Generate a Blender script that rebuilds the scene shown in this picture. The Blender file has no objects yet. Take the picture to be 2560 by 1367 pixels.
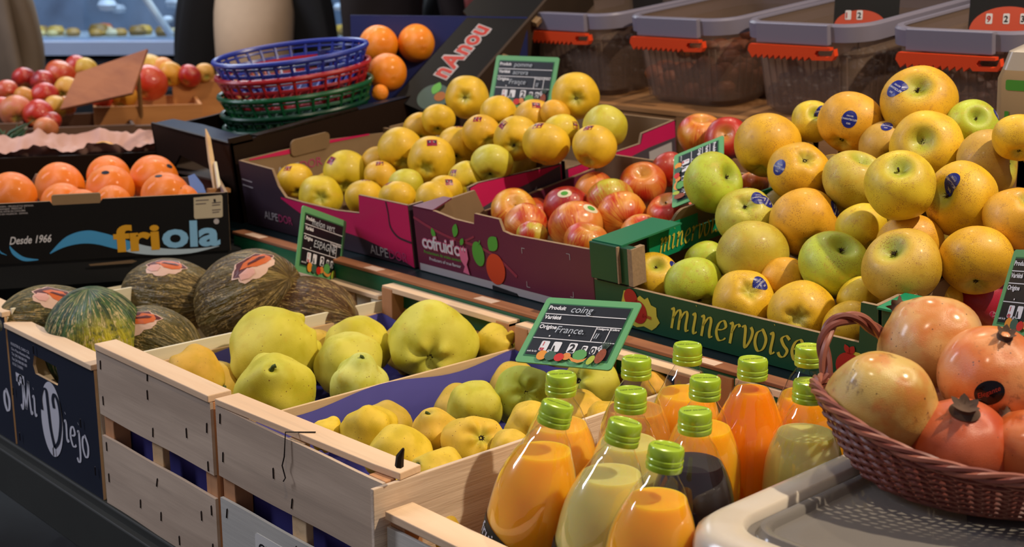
import bpy, math, random
from mathutils import Vector, Matrix, Quaternion, noise
from mathutils.bvhtree import BVHTree
PI = math.pi
rnd = random.Random(7)
sc = bpy.context.scene
COL = sc.collection

# ------------------------------------------------------------ camera
PITCH = math.radians(13.5)
FPX = 3300.0
CAM = Vector((0, 0, 1.4))
FH = Vector((-.734, .68, 0)).normalized()
RT = Vector((FH.y, -FH.x, 0))
FW = FH * math.cos(PITCH) + Vector((0, 0, -math.sin(PITCH)))
UP = RT.cross(FW)
cd = bpy.data.cameras.new('camera')
cam = bpy.data.objects.new('camera', cd)
COL.objects.link(cam)
cam.matrix_world = Matrix.Translation(CAM) @ Matrix((RT, UP, -FW)).transposed().to_4x4()
cd.sensor_width = 36
cd.lens = 36 * FPX / 2560
cd.clip_start = .05
cd.clip_end = 60
cd.dof.use_dof = True
cd.dof.focus_distance = 1.5
cd.dof.aperture_fstop = 8.0
sc.camera = cam

# ------------------------------------------------------------ world, lamps, exposure
w = bpy.data.worlds.new('world'); sc.world = w; w.use_nodes = True
w.node_tree.nodes['Background'].inputs[0].default_value = (.78, .76, .95, 1)
w.node_tree.nodes['Background'].inputs[1].default_value = .115
sc.view_settings.view_transform = 'Standard'
sc.view_settings.look = 'None'
sc.view_settings.gamma = 1
sc.view_settings.use_curve_mapping = False
sc.view_settings.exposure = 0.70

def aim(o, target):
    o.rotation_euler = (Vector(target) - o.location).to_track_quat('-Z', 'Y').to_euler()

def spot(name, loc, target, power, size, angle, col, blend=.5):
    l = bpy.data.lights.new(name, 'SPOT'); l.energy = power; l.color = col
    l.shadow_soft_size = size; l.spot_size = math.radians(angle); l.spot_blend = blend
    o = bpy.data.objects.new(name, l); COL.objects.link(o); o.location = loc; aim(o, target)
    return o

def area(name, loc, target, power, sx, sy, col):
    l = bpy.data.lights.new(name, 'AREA'); l.energy = power; l.color = col
    l.shape = 'RECTANGLE'; l.size = sx; l.size_y = sy
    o = bpy.data.objects.new(name, l); COL.objects.link(o); o.location = loc; aim(o, target)
    return o

WARM = (1.0, .83, .62)
def cw(r, f, z): return Vector((0, 0, z)) + RT * r + FH * f
spot('stall_spot_lamp', cw(1.35, 1.05, 2.75), cw(.1, 1.75, .95), 116, .03, 75, WARM)
spot('stall_spot_lamp', cw(.55, 2.9, 3.0), cw(.1, 1.9, .95), 34, .04, 80, WARM)
spot('stall_spot_lamp', cw(-.2, .6, 2.9), cw(-.1, 1.9, .9), 20, .05, 80, WARM)
area('hall_light_panel', cw(-3.2, 2.2, 3.0), cw(-.5, 2.0, .9), 44, .5, 1.6, (.80, .84, 1.0))
area('fish_counter_light', cw(-1.2, 5.2, 2.9), cw(-1.7, 5.6, 1.0), 60, 2.2, .5, (.82, .92, 1.0))
spot('apple_stand_lamp', cw(-.6, 3.1, 2.7), cw(-1.0, 3.5, 1.0), 30, .05, 90, (1.0, .84, .62))

# ------------------------------------------------------------ nodes and materials
def lin(h):
    h = h.lstrip('#')
    v = [int(h[i:i + 2], 16) / 255 for i in (0, 2, 4)]
    return tuple((c / 12.92 if c <= .04045 else ((c + .055) / 1.055) ** 2.4) for c in v) + (1.0,)

class NT:
    def __init__(s, name):
        s.m = bpy.data.materials.new(name); s.m.use_nodes = True
        s.t = s.m.node_tree; s.t.nodes.clear()
        s.out = s.t.nodes.new('ShaderNodeOutputMaterial')
        s.b = s.t.nodes.new('ShaderNodeBsdfPrincipled')
        s.t.links.new(s.b.outputs[0], s.out.inputs[0])
    def put(s, sock, v):
        if isinstance(v, bpy.types.NodeSocket): s.t.links.new(v, sock)
        elif isinstance(v, bpy.types.Node): s.t.links.new(v.outputs[0], sock)
        else: sock.default_value = v
    def n(s, typ, props=None, **ins):
        nd = s.t.nodes.new('ShaderNode' + typ)
        for k, v in (props or {}).items(): setattr(nd, k, v)
        for k, v in ins.items():
            key = int(k[1:]) if k[0] == 'i' and k[1:].isdigit() else k.replace('_', ' ')
            s.put(nd.inputs[key], v)
        return nd
    def mix(s, f, a, b, mode='MIX'):
        nd = s.t.nodes.new('ShaderNodeMix'); nd.data_type = 'RGBA'; nd.blend_type = mode
        s.put(nd.inputs[0], f); s.put(nd.inputs[6], a); s.put(nd.inputs[7], b)
        return nd.outputs[2]
    def math(s, op, a, b=0.0, c=None, clamp=False):
        nd = s.t.nodes.new('ShaderNodeMath'); nd.operation = op; nd.use_clamp = clamp
        s.put(nd.inputs[0], a); s.put(nd.inputs[1], b)
        if c is not None: s.put(nd.inputs[2], c)
        return nd.outputs[0]
    def ramp(s, f, *stops):
        nd = s.t.nodes.new('ShaderNodeValToRGB'); s.put(nd.inputs[0], f)
        e = nd.color_ramp.elements
        while len(e) < len(stops): e.new(.5)
        for i, (p, c) in enumerate(stops):
            e[i].position = p; e[i].color = c if len(c) == 4 else (*c, 1)
        return nd.outputs[0]
    def sm(s, v, a, b):
        nd = s.t.nodes.new('ShaderNodeMapRange'); nd.interpolation_type = 'SMOOTHSTEP'
        s.put(nd.inputs[0], v); nd.inputs[1].default_value = a; nd.inputs[2].default_value = b
        return nd.outputs[0]
    def obj(s, scale=(1, 1, 1)):
        tc = s.t.nodes.new('ShaderNodeTexCoord')
        if scale == (1, 1, 1): return tc.outputs['Object']
        mp = s.t.nodes.new('ShaderNodeMapping'); mp.inputs['Scale'].default_value = scale
        s.t.links.new(tc.outputs['Object'], mp.inputs[0]); return mp.outputs[0]
    def rand(s, vec, k=40.0):
        oi = s.t.nodes.new('ShaderNodeObjectInfo')
        ad = s.t.nodes.new('ShaderNodeVectorMath'); ad.operation = 'ADD'
        s.put(ad.inputs[0], vec)
        s.put(ad.inputs[1], s.math('MULTIPLY', oi.outputs['Random'], k))
        return ad.outputs[0]
    def noise(s, vec, scale, detail=2.0, rough=.5):
        nd = s.n('TexNoise', Scale=scale, Detail=detail, Roughness=rough, Vector=vec)
        return nd.outputs[0]
    def bump(s, h, strength=.2, dist=.01):
        nd = s.n('Bump', Strength=strength, Distance=dist, Height=h)
        s.put(s.b.inputs['Normal'], nd)
    def fin(s, col, rough=.5, spec=.5, **k):
        s.put(s.b.inputs['Base Color'], col); s.put(s.b.inputs['Roughness'], rough)
        s.put(s.b.inputs['Specular IOR Level'], spec)
        for a, v in k.items(): s.put(s.b.inputs[a.replace('_', ' ')], v)
        return s.m

_mc = {}
def plain(name, hexc, rough=.6, var=.12, scale=18, spec=.4, metal=0, bump=0):
    if name in _mc: return _mc[name]
    q = NT(name); c = lin(hexc)
    d = tuple(x * (1 - var) for x in c[:3]) + (1,)
    nz = q.noise(q.obj(), scale, 3)
    if bump: q.bump(nz, bump, .003)
    _mc[name] = q.fin(q.mix(nz, d, c), rough, spec, Metallic=metal)
    return _mc[name]

def wood(name, c1, c2, grain, rough=.75, knots=.5, fine=1.0, bump=.25):
    """bare poplar or pine with the grain running along one axis of the board"""
    if name in _mc: return _mc[name]
    q = NT(name)
    st = {'x': (3, 60, 60), 'y': (60, 3, 60), 'z': (60, 60, 3)}[grain]
    st2 = {'x': (1.2, 9, 9), 'y': (9, 1.2, 9), 'z': (9, 9, 1.2)}[grain]
    a = q.noise(q.rand(q.obj(st)), 1.6 * fine, 5, .65)
    b = q.noise(q.rand(q.obj(st2)), 1.5, 4, .6)
    col = q.mix(q.sm(b, .35, .7), lin(c1), lin(c2))
    dark = tuple(x * .62 for x in lin(c2)[:3]) + (1,)
    col = q.mix(q.math('MULTIPLY', q.sm(a, .52, .8), knots), col, dark)
    q.bump(a, bump, .002)
    _mc[name] = q.fin(col, rough, .25)
    return _mc[name]

# ------------------------------------------------------------ objects
def tagp(o, label=None, cat=None, group=None, kind=None):
    if label: o['label'] = label
    if cat: o['category'] = cat
    if group: o['group'] = group
    if kind: o['kind'] = kind
    return o

def empty(name, loc=(0, 0, 0), rot=(0, 0, 0), label=None, cat=None, group=None, kind=None):
    o = bpy.data.objects.new(name, None); COL.objects.link(o)
    o.location = loc; o.rotation_euler = rot; o.empty_display_size = .05
    return tagp(o, label, cat, group, kind)

class MB:
    """collects geometry for ONE mesh object"""
    def __init__(s): s.v = []; s.f = []; s.m = []; s.mi = 0
    def add(s, vs, fs, mi=None):
        b = len(s.v); s.v += [tuple(p) for p in vs]
        s.f += [tuple(b + i for i in f) for f in fs]
        s.m += [s.mi if mi is None else mi] * len(fs); return s
    def box(s, x0, x1, y0, y1, z0, z1, mi=None, b=0.0):
        vs = [(x, y, z) for z in (z0, z1) for x, y in ((x0, y0), (x1, y0), (x1, y1), (x0, y1))]
        fs = [(3, 2, 1, 0), (4, 5, 6, 7), (0, 1, 5, 4), (1, 2, 6, 5), (2, 3, 7, 6), (3, 0, 4, 7)]
        return s.add(vs, fs, mi)
    def prism(s, poly, fa, fb, mi=None, mi_b=None, mi_e=None):
        """poly 2D; fa, fb map (u,v) to the two faces"""
        n = len(poly); A = [fa(*p) for p in poly]; B = [fb(*p) for p in poly]
        s.add(A + B, [tuple(range(n))], mi)
        b = len(s.v) - 2 * n
        s.f.append(tuple(b + n + i for i in reversed(range(n)))); s.m.append(mi_b if mi_b is not None else (s.mi if mi is None else mi))
        for i in range(n):
            j = (i + 1) % n
            s.f.append((b + j, b + i, b + n + i, b + n + j)); s.m.append(mi_e if mi_e is not None else (s.mi if mi is None else mi))
        return s
    def loft(s, loops, c0=True, c1=True, closed=False, mi=None):
        n = len(loops[0]); vs = [p for l in loops for p in l]; fs = []
        m = len(loops)
        for k in range(m if closed else m - 1):
            k2 = (k + 1) % m
            for i in range(n):
                j = (i + 1) % n
                fs.append((k * n + i, k * n + j, k2 * n + j, k2 * n + i))
        if not closed:
            if c0: fs.append(tuple(reversed(range(n))))
            if c1: fs.append(tuple((m - 1) * n + i for i in range(n)))
        return s.add(vs, fs, mi)
    def tube(s, pts, r, n=8, closed=False, mi=None, cap=True):
        pts = [Vector(p) for p in pts]; m = len(pts); loops = []
        rr = r if isinstance(r, (list, tuple)) else [r] * m
        pn = None
        for i in range(m):
            if closed: t = pts[(i + 1) % m] - pts[i - 1]
            else: t = pts[min(i + 1, m - 1)] - pts[max(i - 1, 0)]
            t = t.normalized() if t.length > 1e-9 else Vector((0, 0, 1))
            if pn is None:
                pn = t.orthogonal().normalized()
            pn = (pn - t * pn.dot(t))
            pn = pn.normalized() if pn.length > 1e-6 else t.orthogonal().normalized()
            bn = t.cross(pn)
            loops.append([tuple(pts[i] + (pn * math.cos(2 * PI * k / n) + bn * math.sin(2 * PI * k / n)) * rr[i]) for k in range(n)])
        return s.loft(loops, cap, cap, closed, mi)
    def lathe(s, prof, n=32, mi=None, c=(0, 0, 0)):
        loops = [[(c[0] + r * math.cos(2 * PI * k / n), c[1] + r * math.sin(2 * PI * k / n), c[2] + z) for k in range(n)] for r, z in prof]
        return s.loft(loops, prof[0][0] > 1e-5, prof[-1][0] > 1e-5, False, mi)
    def xf(s, M):
        s.v = [tuple(M @ Vector(p)) for p in s.v]; return s
    def build(s, name, mats, parent=None, smooth=True, loc=None, bevel=0, angle=35):
        me = bpy.data.meshes.new(name); me.from_pydata(s.v, [], s.f)
        for m in (mats if isinstance(mats, (list, tuple)) else [mats]): me.materials.append(m)
        me.polygons.foreach_set('material_index', s.m)
        if smooth:
            me.polygons.foreach_set('use_smooth', [True] * len(me.polygons))
            me.set_sharp_from_angle(angle=math.radians(angle))
        me.update()
        o = bpy.data.objects.new(name, me); COL.objects.link(o)
        if parent is not None: o.parent = parent
        if loc is not None: o.location = loc
        if bevel:
            bv = o.modifiers.new('bevel', 'BEVEL'); bv.width = bevel; bv.segments = 2; bv.limit_method = 'ANGLE'
        return o

def box(name, x0, x1, y0, y1, z0, z1, mat, parent=None, bevel=.001):
    return MB().box(x0, x1, y0, y1, z0, z1).build(name, mat, parent, smooth=False, bevel=bevel)

# ------------------------------------------------------------ pixel measurements of the photograph turned into points of the place
def ray(x, y): return ((x - 1280) * RT - (y - 683.5) * UP + FPX * FW) / FPX
def at(x, y, d): return CAM + ray(x, y) * d
def on_z(x, y, z): r = ray(x, y); return CAM + r * ((z - CAM.z) / r.z)
def on_y(x, y, Y): r = ray(x, y); return CAM + r * ((Y - CAM.y) / r.y)
def on_x(x, y, X): r = ray(x, y); return CAM + r * ((X - CAM.x) / r.x)

# ------------------------------------------------------------ lettering
_tc = {}
def text2d(s, size=1.0, bold=0.0, shear=0.0, space=1.0, res=3):
    key = (s, bold, shear, space)
    if key not in _tc:
        cu = bpy.data.curves.new('t', 'FONT'); cu.body = s; cu.size = 1; cu.offset = bold; cu.shear = shear
        cu.space_character = space; cu.resolution_u = res; cu.fill_mode = 'FRONT'
        o = bpy.data.objects.new('t', cu); COL.objects.link(o)
        dg = bpy.context.evaluated_depsgraph_get()
        me = o.evaluated_get(dg).to_mesh()
        vs = [(v.co.x, v.co.y) for v in me.vertices]; fs = [tuple(p.vertices) for p in me.polygons]
        o.evaluated_get(dg).to_mesh_clear(); bpy.data.objects.remove(o); bpy.data.curves.remove(cu)
        xs = [v[0] for v in vs] or [0]; x0 = min(xs)
        _tc[key] = ([(a - x0, b) for a, b in vs], fs, max(xs) - x0)
    vs, fs, wd = _tc[key]
    return [(a * size, b * size) for a, b in vs], fs, wd * size

def nib(polys, w=.16, ang=.7, thin=.03, shear=0.0, steps=6):
    """broad pen strokes: each polyline is smoothed and swept with a slanted nib"""
    V = []; Fc = []
    for pl in polys:
        P = [Vector(p) for p in pl]
        if len(P) > 2:
            Q = []
            for i in range(len(P) - 1):
                p0 = P[max(i - 1, 0)]; p1 = P[i]; p2 = P[i + 1]; p3 = P[min(i + 2, len(P) - 1)]
                for k in range(steps):
                    t = k / steps
                    Q.append(.5 * ((2 * p1) + (p2 - p0) * t + (2 * p0 - 5 * p1 + 4 * p2 - p3) * t * t + (3 * p1 - p0 - 3 * p2 + p3) * t ** 3))
            Q.append(P[-1]); P = Q
        nv = Vector((math.cos(ang), math.sin(ang))) * w / 2
        b = len(V)
        for i, p in enumerate(P):
            t = (P[min(i + 1, len(P) - 1)] - P[max(i - 1, 0)])
            t = t.normalized() if t.length > 0 else Vector((1, 0))
            nn = Vector((-t.y, t.x)); d = nv.dot(nn)
            off = nn * (abs(d) + thin)
            V += [tuple(p + off), tuple(p - off)]
        for i in range(len(P) - 1):
            Fc.append((b + 2 * i, b + 2 * i + 1, b + 2 * i + 3, b + 2 * i + 2))
    V = [(x + shear * y, y) for x, y in V]
    return V, Fc

GL = {  # strokes of the letters, x-height 1
 'm': ([[(0, .9), (.1, 1), (.16, .8), (.13, 0)], [(.13, .5), (.4, .95), (.55, .85), (.53, .3), (.53, 0)], [(.53, .5), (.8, .95), (.95, .85), (.93, .3), (.98, .04), (1.12, .12)]], 1.25),
 'i': ([[(0, .88), (.1, 1), (.16, .8), (.13, .2), (.2, .02), (.34, .14)], [(.13, 1.36), (.15, 1.38)]], .5),
 'n': ([[(0, .9), (.1, 1), (.16, .8), (.13, 0)], [(.13, .5), (.4, .95), (.56, .85), (.54, .3), (.6, .04), (.74, .12)]], .88),
 'e': ([[(.08, .5), (.35, .56), (.52, .74), (.38, .98), (.14, .82), (.04, .4), (.2, .04), (.42, .06), (.58, .2)]], .72),
 'r': ([[(0, .9), (.1, 1), (.16, .8), (.13, 0)], [(.13, .5), (.3, .88), (.46, .98), (.54, .88)]], .66),
 'v': ([[(0, .9), (.12, 1), (.2, .8), (.24, .2), (.32, 0), (.52, .4), (.58, .8), (.46, 1)]], .74),
 'o': ([[(.32, 1), (.08, .8), (.04, .35), (.24, 0), (.5, .16), (.58, .62), (.36, 1), (.28, 1)]], .76),
 's': ([[(.5, .86), (.3, 1), (.1, .82), (.24, .56), (.46, .34), (.34, .04), (.14, .02), (.02, .18)]], .66),
 'j': ([[(.1, .88), (.2, 1), (.24, .7), (.2, -.3), (0, -.55), (-.14, -.4)], [(.22, 1.36), (.24, 1.38)]], .5),
 'M': ([[(-.1, .2), (.06, .0), (.2, .5), (.3, 1.6)], [(.3, 1.6), (.42, .6), (.5, .1)], [(.5, .1), (.8, 1.1), (.95, 1.6)], [(.95, 1.6), (.98, .5), (1.06, .0), (1.22, .15)], [(.3, 1.6), (.05, 1.7), (-.2, 1.4), (-.1, 1.15)]], 1.35),
 'V': ([[(-.22, .95), (-.24, 1.3), (-.05, 1.6), (.16, 1.6), (.2, 1.2), (.26, .5), (.42, .0)], [(.42, 0), (.74, .3), (.96, .9), (.92, 1.4), (.7, 1.62), (.56, 1.45), (.6, 1.2)]], 1.1),
}
def script2d(word, w=.17, ang=.35, thin=.025, shear=.22, size=1.0):
    V = []; Fc = []; x = 0
    for ch in word:
        if ch == ' ': x += .5; continue
        st, adv = GL[ch]
        v, f = nib([[(a + x, b) for a, b in pl] for pl in st], w, ang, thin)
        k = len(V); V += v; Fc += [tuple(k + i for i in q) for q in f]; x += adv
    return [((a + shear * b) * size, b * size) for a, b in V], Fc, x * size

def flat(parent, name, geo, fn, mat, label=None):
    """puts a flat 2D figure on a surface; fn maps (u,v) to local 3D"""
    vs, fs = geo[0], geo[1]
    o = MB().add([fn(*p) for p in vs], fs).build(name, mat, parent, smooth=False)
    if label: o['label'] = label
    return o
def poly_geo(pts): return (pts, [tuple(range(len(pts)))])
def ell(cx, cy, a, b, n=28, rot=0):
    return [(cx + a * math.cos(t) * math.cos(rot) - b * math.sin(t) * math.sin(rot), cy + a * math.cos(t) * math.sin(rot) + b * math.sin(t) * math.cos(rot)) for t in [2 * PI * i / n for i in range(n)]]
def rrect(x0, x1, y0, y1, r, n=5):
    P = []
    for cx, cy, a in ((x1 - r, y0 + r, -PI / 2), (x1 - r, y1 - r, 0), (x0 + r, y1 - r, PI / 2), (x0 + r, y0 + r, PI)):
        for k in range(n + 1):
            t = a + PI / 2 * k / n; P.append((cx + r * math.cos(t), cy + r * math.sin(t)))
    return P
def strip_geo(top, bot):
    """band between two polylines with the same number of points"""
    n = len(top); return (top + bot, [(i, i + 1, n + i + 1, n + i) for i in range(n - 1)])
def spline(P, steps=8):
    P = [Vector(p) for p in P]; Q = []
    for i in range(len(P) - 1):
        p0 = P[max(i - 1, 0)]; p1 = P[i]; p2 = P[i + 1]; p3 = P[min(i + 2, len(P) - 1)]
        for k in range(steps):
            t = k / steps
            Q.append(.5 * ((2 * p1) + (p2 - p0) * t + (2 * p0 - 5 * p1 + 4 * p2 - p3) * t * t + (3 * p1 - p0 - 3 * p2 + p3) * t ** 3))
    Q.append(P[-1]); return [tuple(q) for q in Q]
# ============================================================ the setting
TILT = math.radians(6.5)
TT = math.tan(TILT)
def tier(Y): return .902 + (Y - 1.255) * TT      # height of the sloping upper shelf

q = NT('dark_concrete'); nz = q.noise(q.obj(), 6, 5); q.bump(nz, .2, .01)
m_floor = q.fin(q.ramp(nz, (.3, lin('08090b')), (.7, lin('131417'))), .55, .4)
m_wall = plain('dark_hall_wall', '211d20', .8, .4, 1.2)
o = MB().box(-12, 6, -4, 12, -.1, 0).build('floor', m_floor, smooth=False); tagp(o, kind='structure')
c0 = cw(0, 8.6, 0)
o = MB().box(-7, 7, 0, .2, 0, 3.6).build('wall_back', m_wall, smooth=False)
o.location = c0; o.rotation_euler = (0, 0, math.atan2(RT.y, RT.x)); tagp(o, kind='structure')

m_apron = plain('grey_green_painted_board', '34352f', .6, .35, 9, bump=.2)
m_black = plain('matt_black_board', '0c0d10', .55, .4, 14)
m_teal = plain('dark_teal_board', '0f2226', .45, .4, 14)
q = NT('worn_green_paint'); nz = q.noise(q.obj((3, 14, 14)), 6, 4)
m_green = q.fin(q.mix(q.sm(nz, .6, .75), lin('0f5a3c'), lin('0b3f2e')), .45, .4)
m_brownedge = wood('worn_brown_edge', '7a4a30', 'a8714c', 'x', .7, .6)
stall = empty('display_stall', (-1.2, .72, 0), label='long dark two-tier market stall under the fruit crates and cartons', cat='market stall')
def sb(name, x0, x1, y0, y1, z0, z1, m, bevel=.002):
    return box(name, x0 + 1.2, x1 + 1.2, y0 - .72, y1 - .72, z0, z1, m, stall, bevel)
sb('counter_board', -2.6, .1, .735, 1.285, .648, .672, m_apron)
sb('front_apron', -2.6, .1, .725, .745, .585, .66, m_apron)
for x in (-2.5, -1.6, -.7, .02): sb('leg', x, x + .05, .80, .85, 0, .648, m_black)
for x in (-2.5, -1.6, -.7, .02): sb('leg', x, x + .05, 2.3, 2.35, 0, .98, m_black)
sb('riser_board', -2.6, .1, 1.262, 1.28, .672, .885, m_black)
u = MB().box(0, 2.5, 0, 1.2, -.02, 0).build('upper_shelf', m_teal, stall, smooth=False, bevel=.002)
u.location = (-2.42 + 1.2, 1.262 - .72, tier(1.262)); u.rotation_euler = (TILT, 0, 0)
sb('shelf_rail', -2.09, .1, 1.238, 1.258, .862, .905, m_green)
sb('rail_capping', -2.09, .1, 1.236, 1.262, .905, .910, m_brownedge, .001)
for x, w_ in ((-2.05, .05), (-1.69, .035), (-1.42, .04), (-1.0, .03)): MB().box(x + 1.2, x + w_ + 1.2, 1.2375 - .72, 1.2555 - .72, .9102, .9106).build('paper_remnant', plain('torn_paper', 'd8b9a0', .9), stall, smooth=False)

# ============================================================ wooden crates
m_ply_x = wood('plywood_front', 'b09a84', 'cdb69d', 'x', .8, .8, .6)
m_ply_w = wood('whitened_board', 'b9b5aa', 'cfc9bb', 'x', .75, .25, .8)
m_rail_x = wood('pale_top_rail', 'dcb893', 'e8caa6', 'x', .75, .35)
m_side_y = wood('pale_side_board', 'cba577', 'dcbc90', 'y', .8, .5)
m_rough_y = wood('rough_sawn_board', 'cbb298', 'e2cdb4', 'y', .85, .75, .5, 1.0)
m_post_z = wood('corner_post_wood', 'b98258', 'cf9a6c', 'z', .8, .5)
m_back_x = wood('honey_back_board', 'b98a50', 'cf9f62', 'x', .75, .5)
m_cream_y = wood('cream_side_board', 'ddd2b4', 'e6dcc2', 'y', .7, .2)
m_steel = plain('staple_steel', '3a3330', .4, .2, metal=.7)
m_blue = plain('blue_tray_paper', '4a4690', .75, .16, 40, .25)

def stapling(root, spots, y=-.0018):
    for x, z, a in spots:
        dx, dz = math.sin(a) * .006, math.cos(a) * .006
        MB().tube([(x - dx, y + .0018, z - dz), (x - dx, y + .0012, z - dz), (x + dx, y + .0012, z + dz), (x + dx, y + .0018, z + dz)], .0008, 5).build('staple', m_steel, root)

def crate(name, label, loc, w_, d, h, group=None, boards=((0, .094), (.126, .214)), rail=True, mf=(None, None), side_h=.19, liner=None, show_post=False, sidem=None, post=True, back=True, rail_w=.03, lbow=0):
    r = empty(name, loc, label=label, cat='crate', group=group)
    fm = list(mf)
    for i, (a, b) in enumerate(boards):
        n = 14; top = [(w_ * k / n, b + (lbow * math.sin(PI * k / n) if i else 0) + .0005 * math.sin(k * .8 + i)) for k in range(n + 1)]
        bot = [(w_ * k / n, a + .0007 * math.sin(k * .6 + 2 * i)) for k in range(n + 1)]
        MB().prism(bot + top[::-1], lambda u, v: (u, 0, v), lambda u, v: (u, .004, v)).build('front_board', fm[i] or m_ply_x, r, smooth=False)
    if rail and not show_post: box('top_rail', .001, w_ - .001, -.002, rail_w, h - .009, h, m_rail_x, r, .0012)
    if show_post:
        MB().prism([(.001, -.001), (w_ - .030, .012), (w_ + .008, .016), (w_ + .004, .046), (w_ - .030, .042), (.001, .031)], lambda u, v: (u, v, h - .008), lambda u, v: (u, v, h)).build('top_rail', m_rail_x, r, smooth=False, bevel=.001)
        box('front_corner_post', w_ - .0285, w_ - .001, .0042, .018, 0, h - .0085, m_post_z, r, .001)
    for x in (.001, w_ - .027):
        for y in (.0045, d - .029):
            if show_post and x > .1 and y < .1: continue
            zt = h - .0095 if y < .1 else h - .004
            box('corner_post', x, x + .026, y, y + .024, 0, zt, m_post_z, r, .001)
    box('batten', w_ / 2 - .014, w_ / 2 + .014, .0045, .014, 0, h - .0095, m_side_y, r, .001)
    sm_ = sidem or m_side_y
    for x in (-.0045, w_ + .0005):
        for a, b in ((0, .08), (.105, side_h)):
            box('side_board', x, x + .004, .012, d - .008, a, b, sm_, r, .0005)
    if back:
        for a, b in ((0, .09), (.115, h - .01)): box('back_board', .001, w_ - .001, d - .004, d, a, b, m_back_x, r, .0005)
        box('back_rail', .001, w_ - .001, d - .028, d + .001, h - .0095, h - .001, m_rail_x, r, .001)
        box('batten', w_ / 2 - .014, w_ / 2 + .014, d - .014, d - .0045, .0, h - .01, m_back_x, r, .001)
    box('base_board', .001, w_ - .001, .015, d - .005, .0, .006, m_side_y, r, .0005)
    if liner:
        zt, zb, mat = liner; L = MB(); e = .0275
        def ring(z, k, wob): 
            P = []
            x0, x1, y0, y1 = .0285 - k * .024, w_ - .0285 + k * .024, .0305, d - .031
            x0, x1 = .003, w_ - .003
            for i in range(21): P.append((x0 + (x1 - x0) * i / 20, y0, z + wob * .004 * math.sin(i * .9)))
            for i in range(1, 31): P.append((x1, y0 + (y1 - y0) * i / 30, z + wob * .005 * math.sin(i * .5 + 1)))
            for i in range(1, 21): P.append((x1 - (x1 - x0) * i / 20, y1, z + wob * .004 * math.sin(i * .7)))
            for i in range(1, 30): P.append((x0, y1 - (y1 - y0) * i / 30, z + wob * .006 * math.sin(i * .37 + 2)))
            return P
        L.loft([ring(.008, 0, 0), ring((zt) * .5, 0, 0), ring(zt, 0, 1)], False, False)
        L.add([(.003, .0305, zb), (w_ - .003, .0305, zb), (w_ - .003, d - .031, zb), (.003, d - .031, zb)], [(0, 1, 2, 3)])
        o = L.build('paper_liner', mat, r); s = o.modifiers.new('s', 'SOLIDIFY'); s.thickness = .0008
    return r

CZ = .6725
cA = crate('fruit_crate', 'plywood crate with grey front boards holding the largest quinces, beside the melon crate', (-1.614, .739, CZ), .295, .505, .2275,
           boards=((0, .098), (.128, .2185)), side_h=.182, liner=(.178, .118, m_blue))
stapling(cA, [(.012, .2, .1), (.012, .15, 0), (.14, .19, 0), (.143, .215, .1), (.148, .142, .1), (.285, .185, .1), (.283, .136, 0), (.235, .165, 0), (.012, .085, 0), (.012, .04, 0), (.15, .075, .3), (.155, .03, .1), (.1, .03, .1), (.285, .08, 0), (.283, .03, .1), (.26, .065, 0), (.2, .012, 0)])
cB = crate('fruit_crate', 'plywood crate of small quinces with a white lower front board', (-1.307, .739, CZ), .32, .505, .2275,
           boards=((0, .104), (.131, .2185)), side_h=.19, liner=(.186, .118, m_blue), mf=(m_ply_w, None), show_post=True)
stapling(cB, [(.01, .205, .1), (.012, .158, .1), (.155, .145, .2), (.31, .195, .1), (.31, .14, 0), (.014, .088, .2), (.16, .09, 0), (.12, .17, 0)])
MB().tube([(.176, .02, .2285), (.153, -.0035, .2282), (.151, -.005, .2), (.146, -.005, .188), (.153, -.006, .176), (.147, -.005, .17)], .0008, 5).build('bent_wire', m_steel, cB)
lb = MB().prism(rrect(.075, .2, .032, .085, .006), lambda u, v: (u, -.0006, v), lambda u, v: (u, 0, v)).build('paper_label', plain('label_white', 'd9d5cc', .6, .05), cB, smooth=False)
m_ink = plain('black_ink', '141416', .6)
flat(lb, 'lettering', text2d('CLIMB...', .021, .01), lambda u, v: (u + .082, -.0009, v + .06), m_ink)

# crate of bottles: lower front, rough sawn left side
cC = empty('bottle_crate', (-.975, .722, CZ), label='pine crate with rough-sawn boards holding the juice bottles', cat='crate')
box('front_board', 0, .30, .012, .016, .0, .178, m_ply_w, cC, .0005)
box('top_rail', -.0, .30, .010, .045, .186, .195, m_rail_x, cC, .001)
box('side_board', -.0095, -.0045, .0, .53, .10, .219, m_rough_y, cC, .0008)
box('side_board', -.0095, -.0045, .0, .53, .0, .08, m_rough_y, cC, .0008)
box('side_board', .301, .305, .02, .53, .0, .15, m_side_y, cC, .0008)
box('corner_post', 0, .022, .017, .04, 0, .1855, m_post_z, cC)
box('corner_post', .272, .299, .017, .04, 0, .1855, m_post_z, cC)
box('corner_post', .012, .036, .512, .536, 0, .229, m_post_z, cC)
box('back_board', -.004, .30, .537, .541, .10, .222, m_back_x, cC, .0008)
box('back_rail', .04, .30, .512, .542, .222, .231, m_rail_x, cC)
box('base_board', 0, .30, .018, .536, 0, .006, m_side_y, cC)
for y, z, a in ((.012, .203, .5), (.012, .165, .4), (.02, .12, .3)):
    MB().tube([(-.0102, y, z - .006), (-.0102, y + .003, z + .006)], .0007, 5).build('staple', m_steel, cC)

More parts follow.
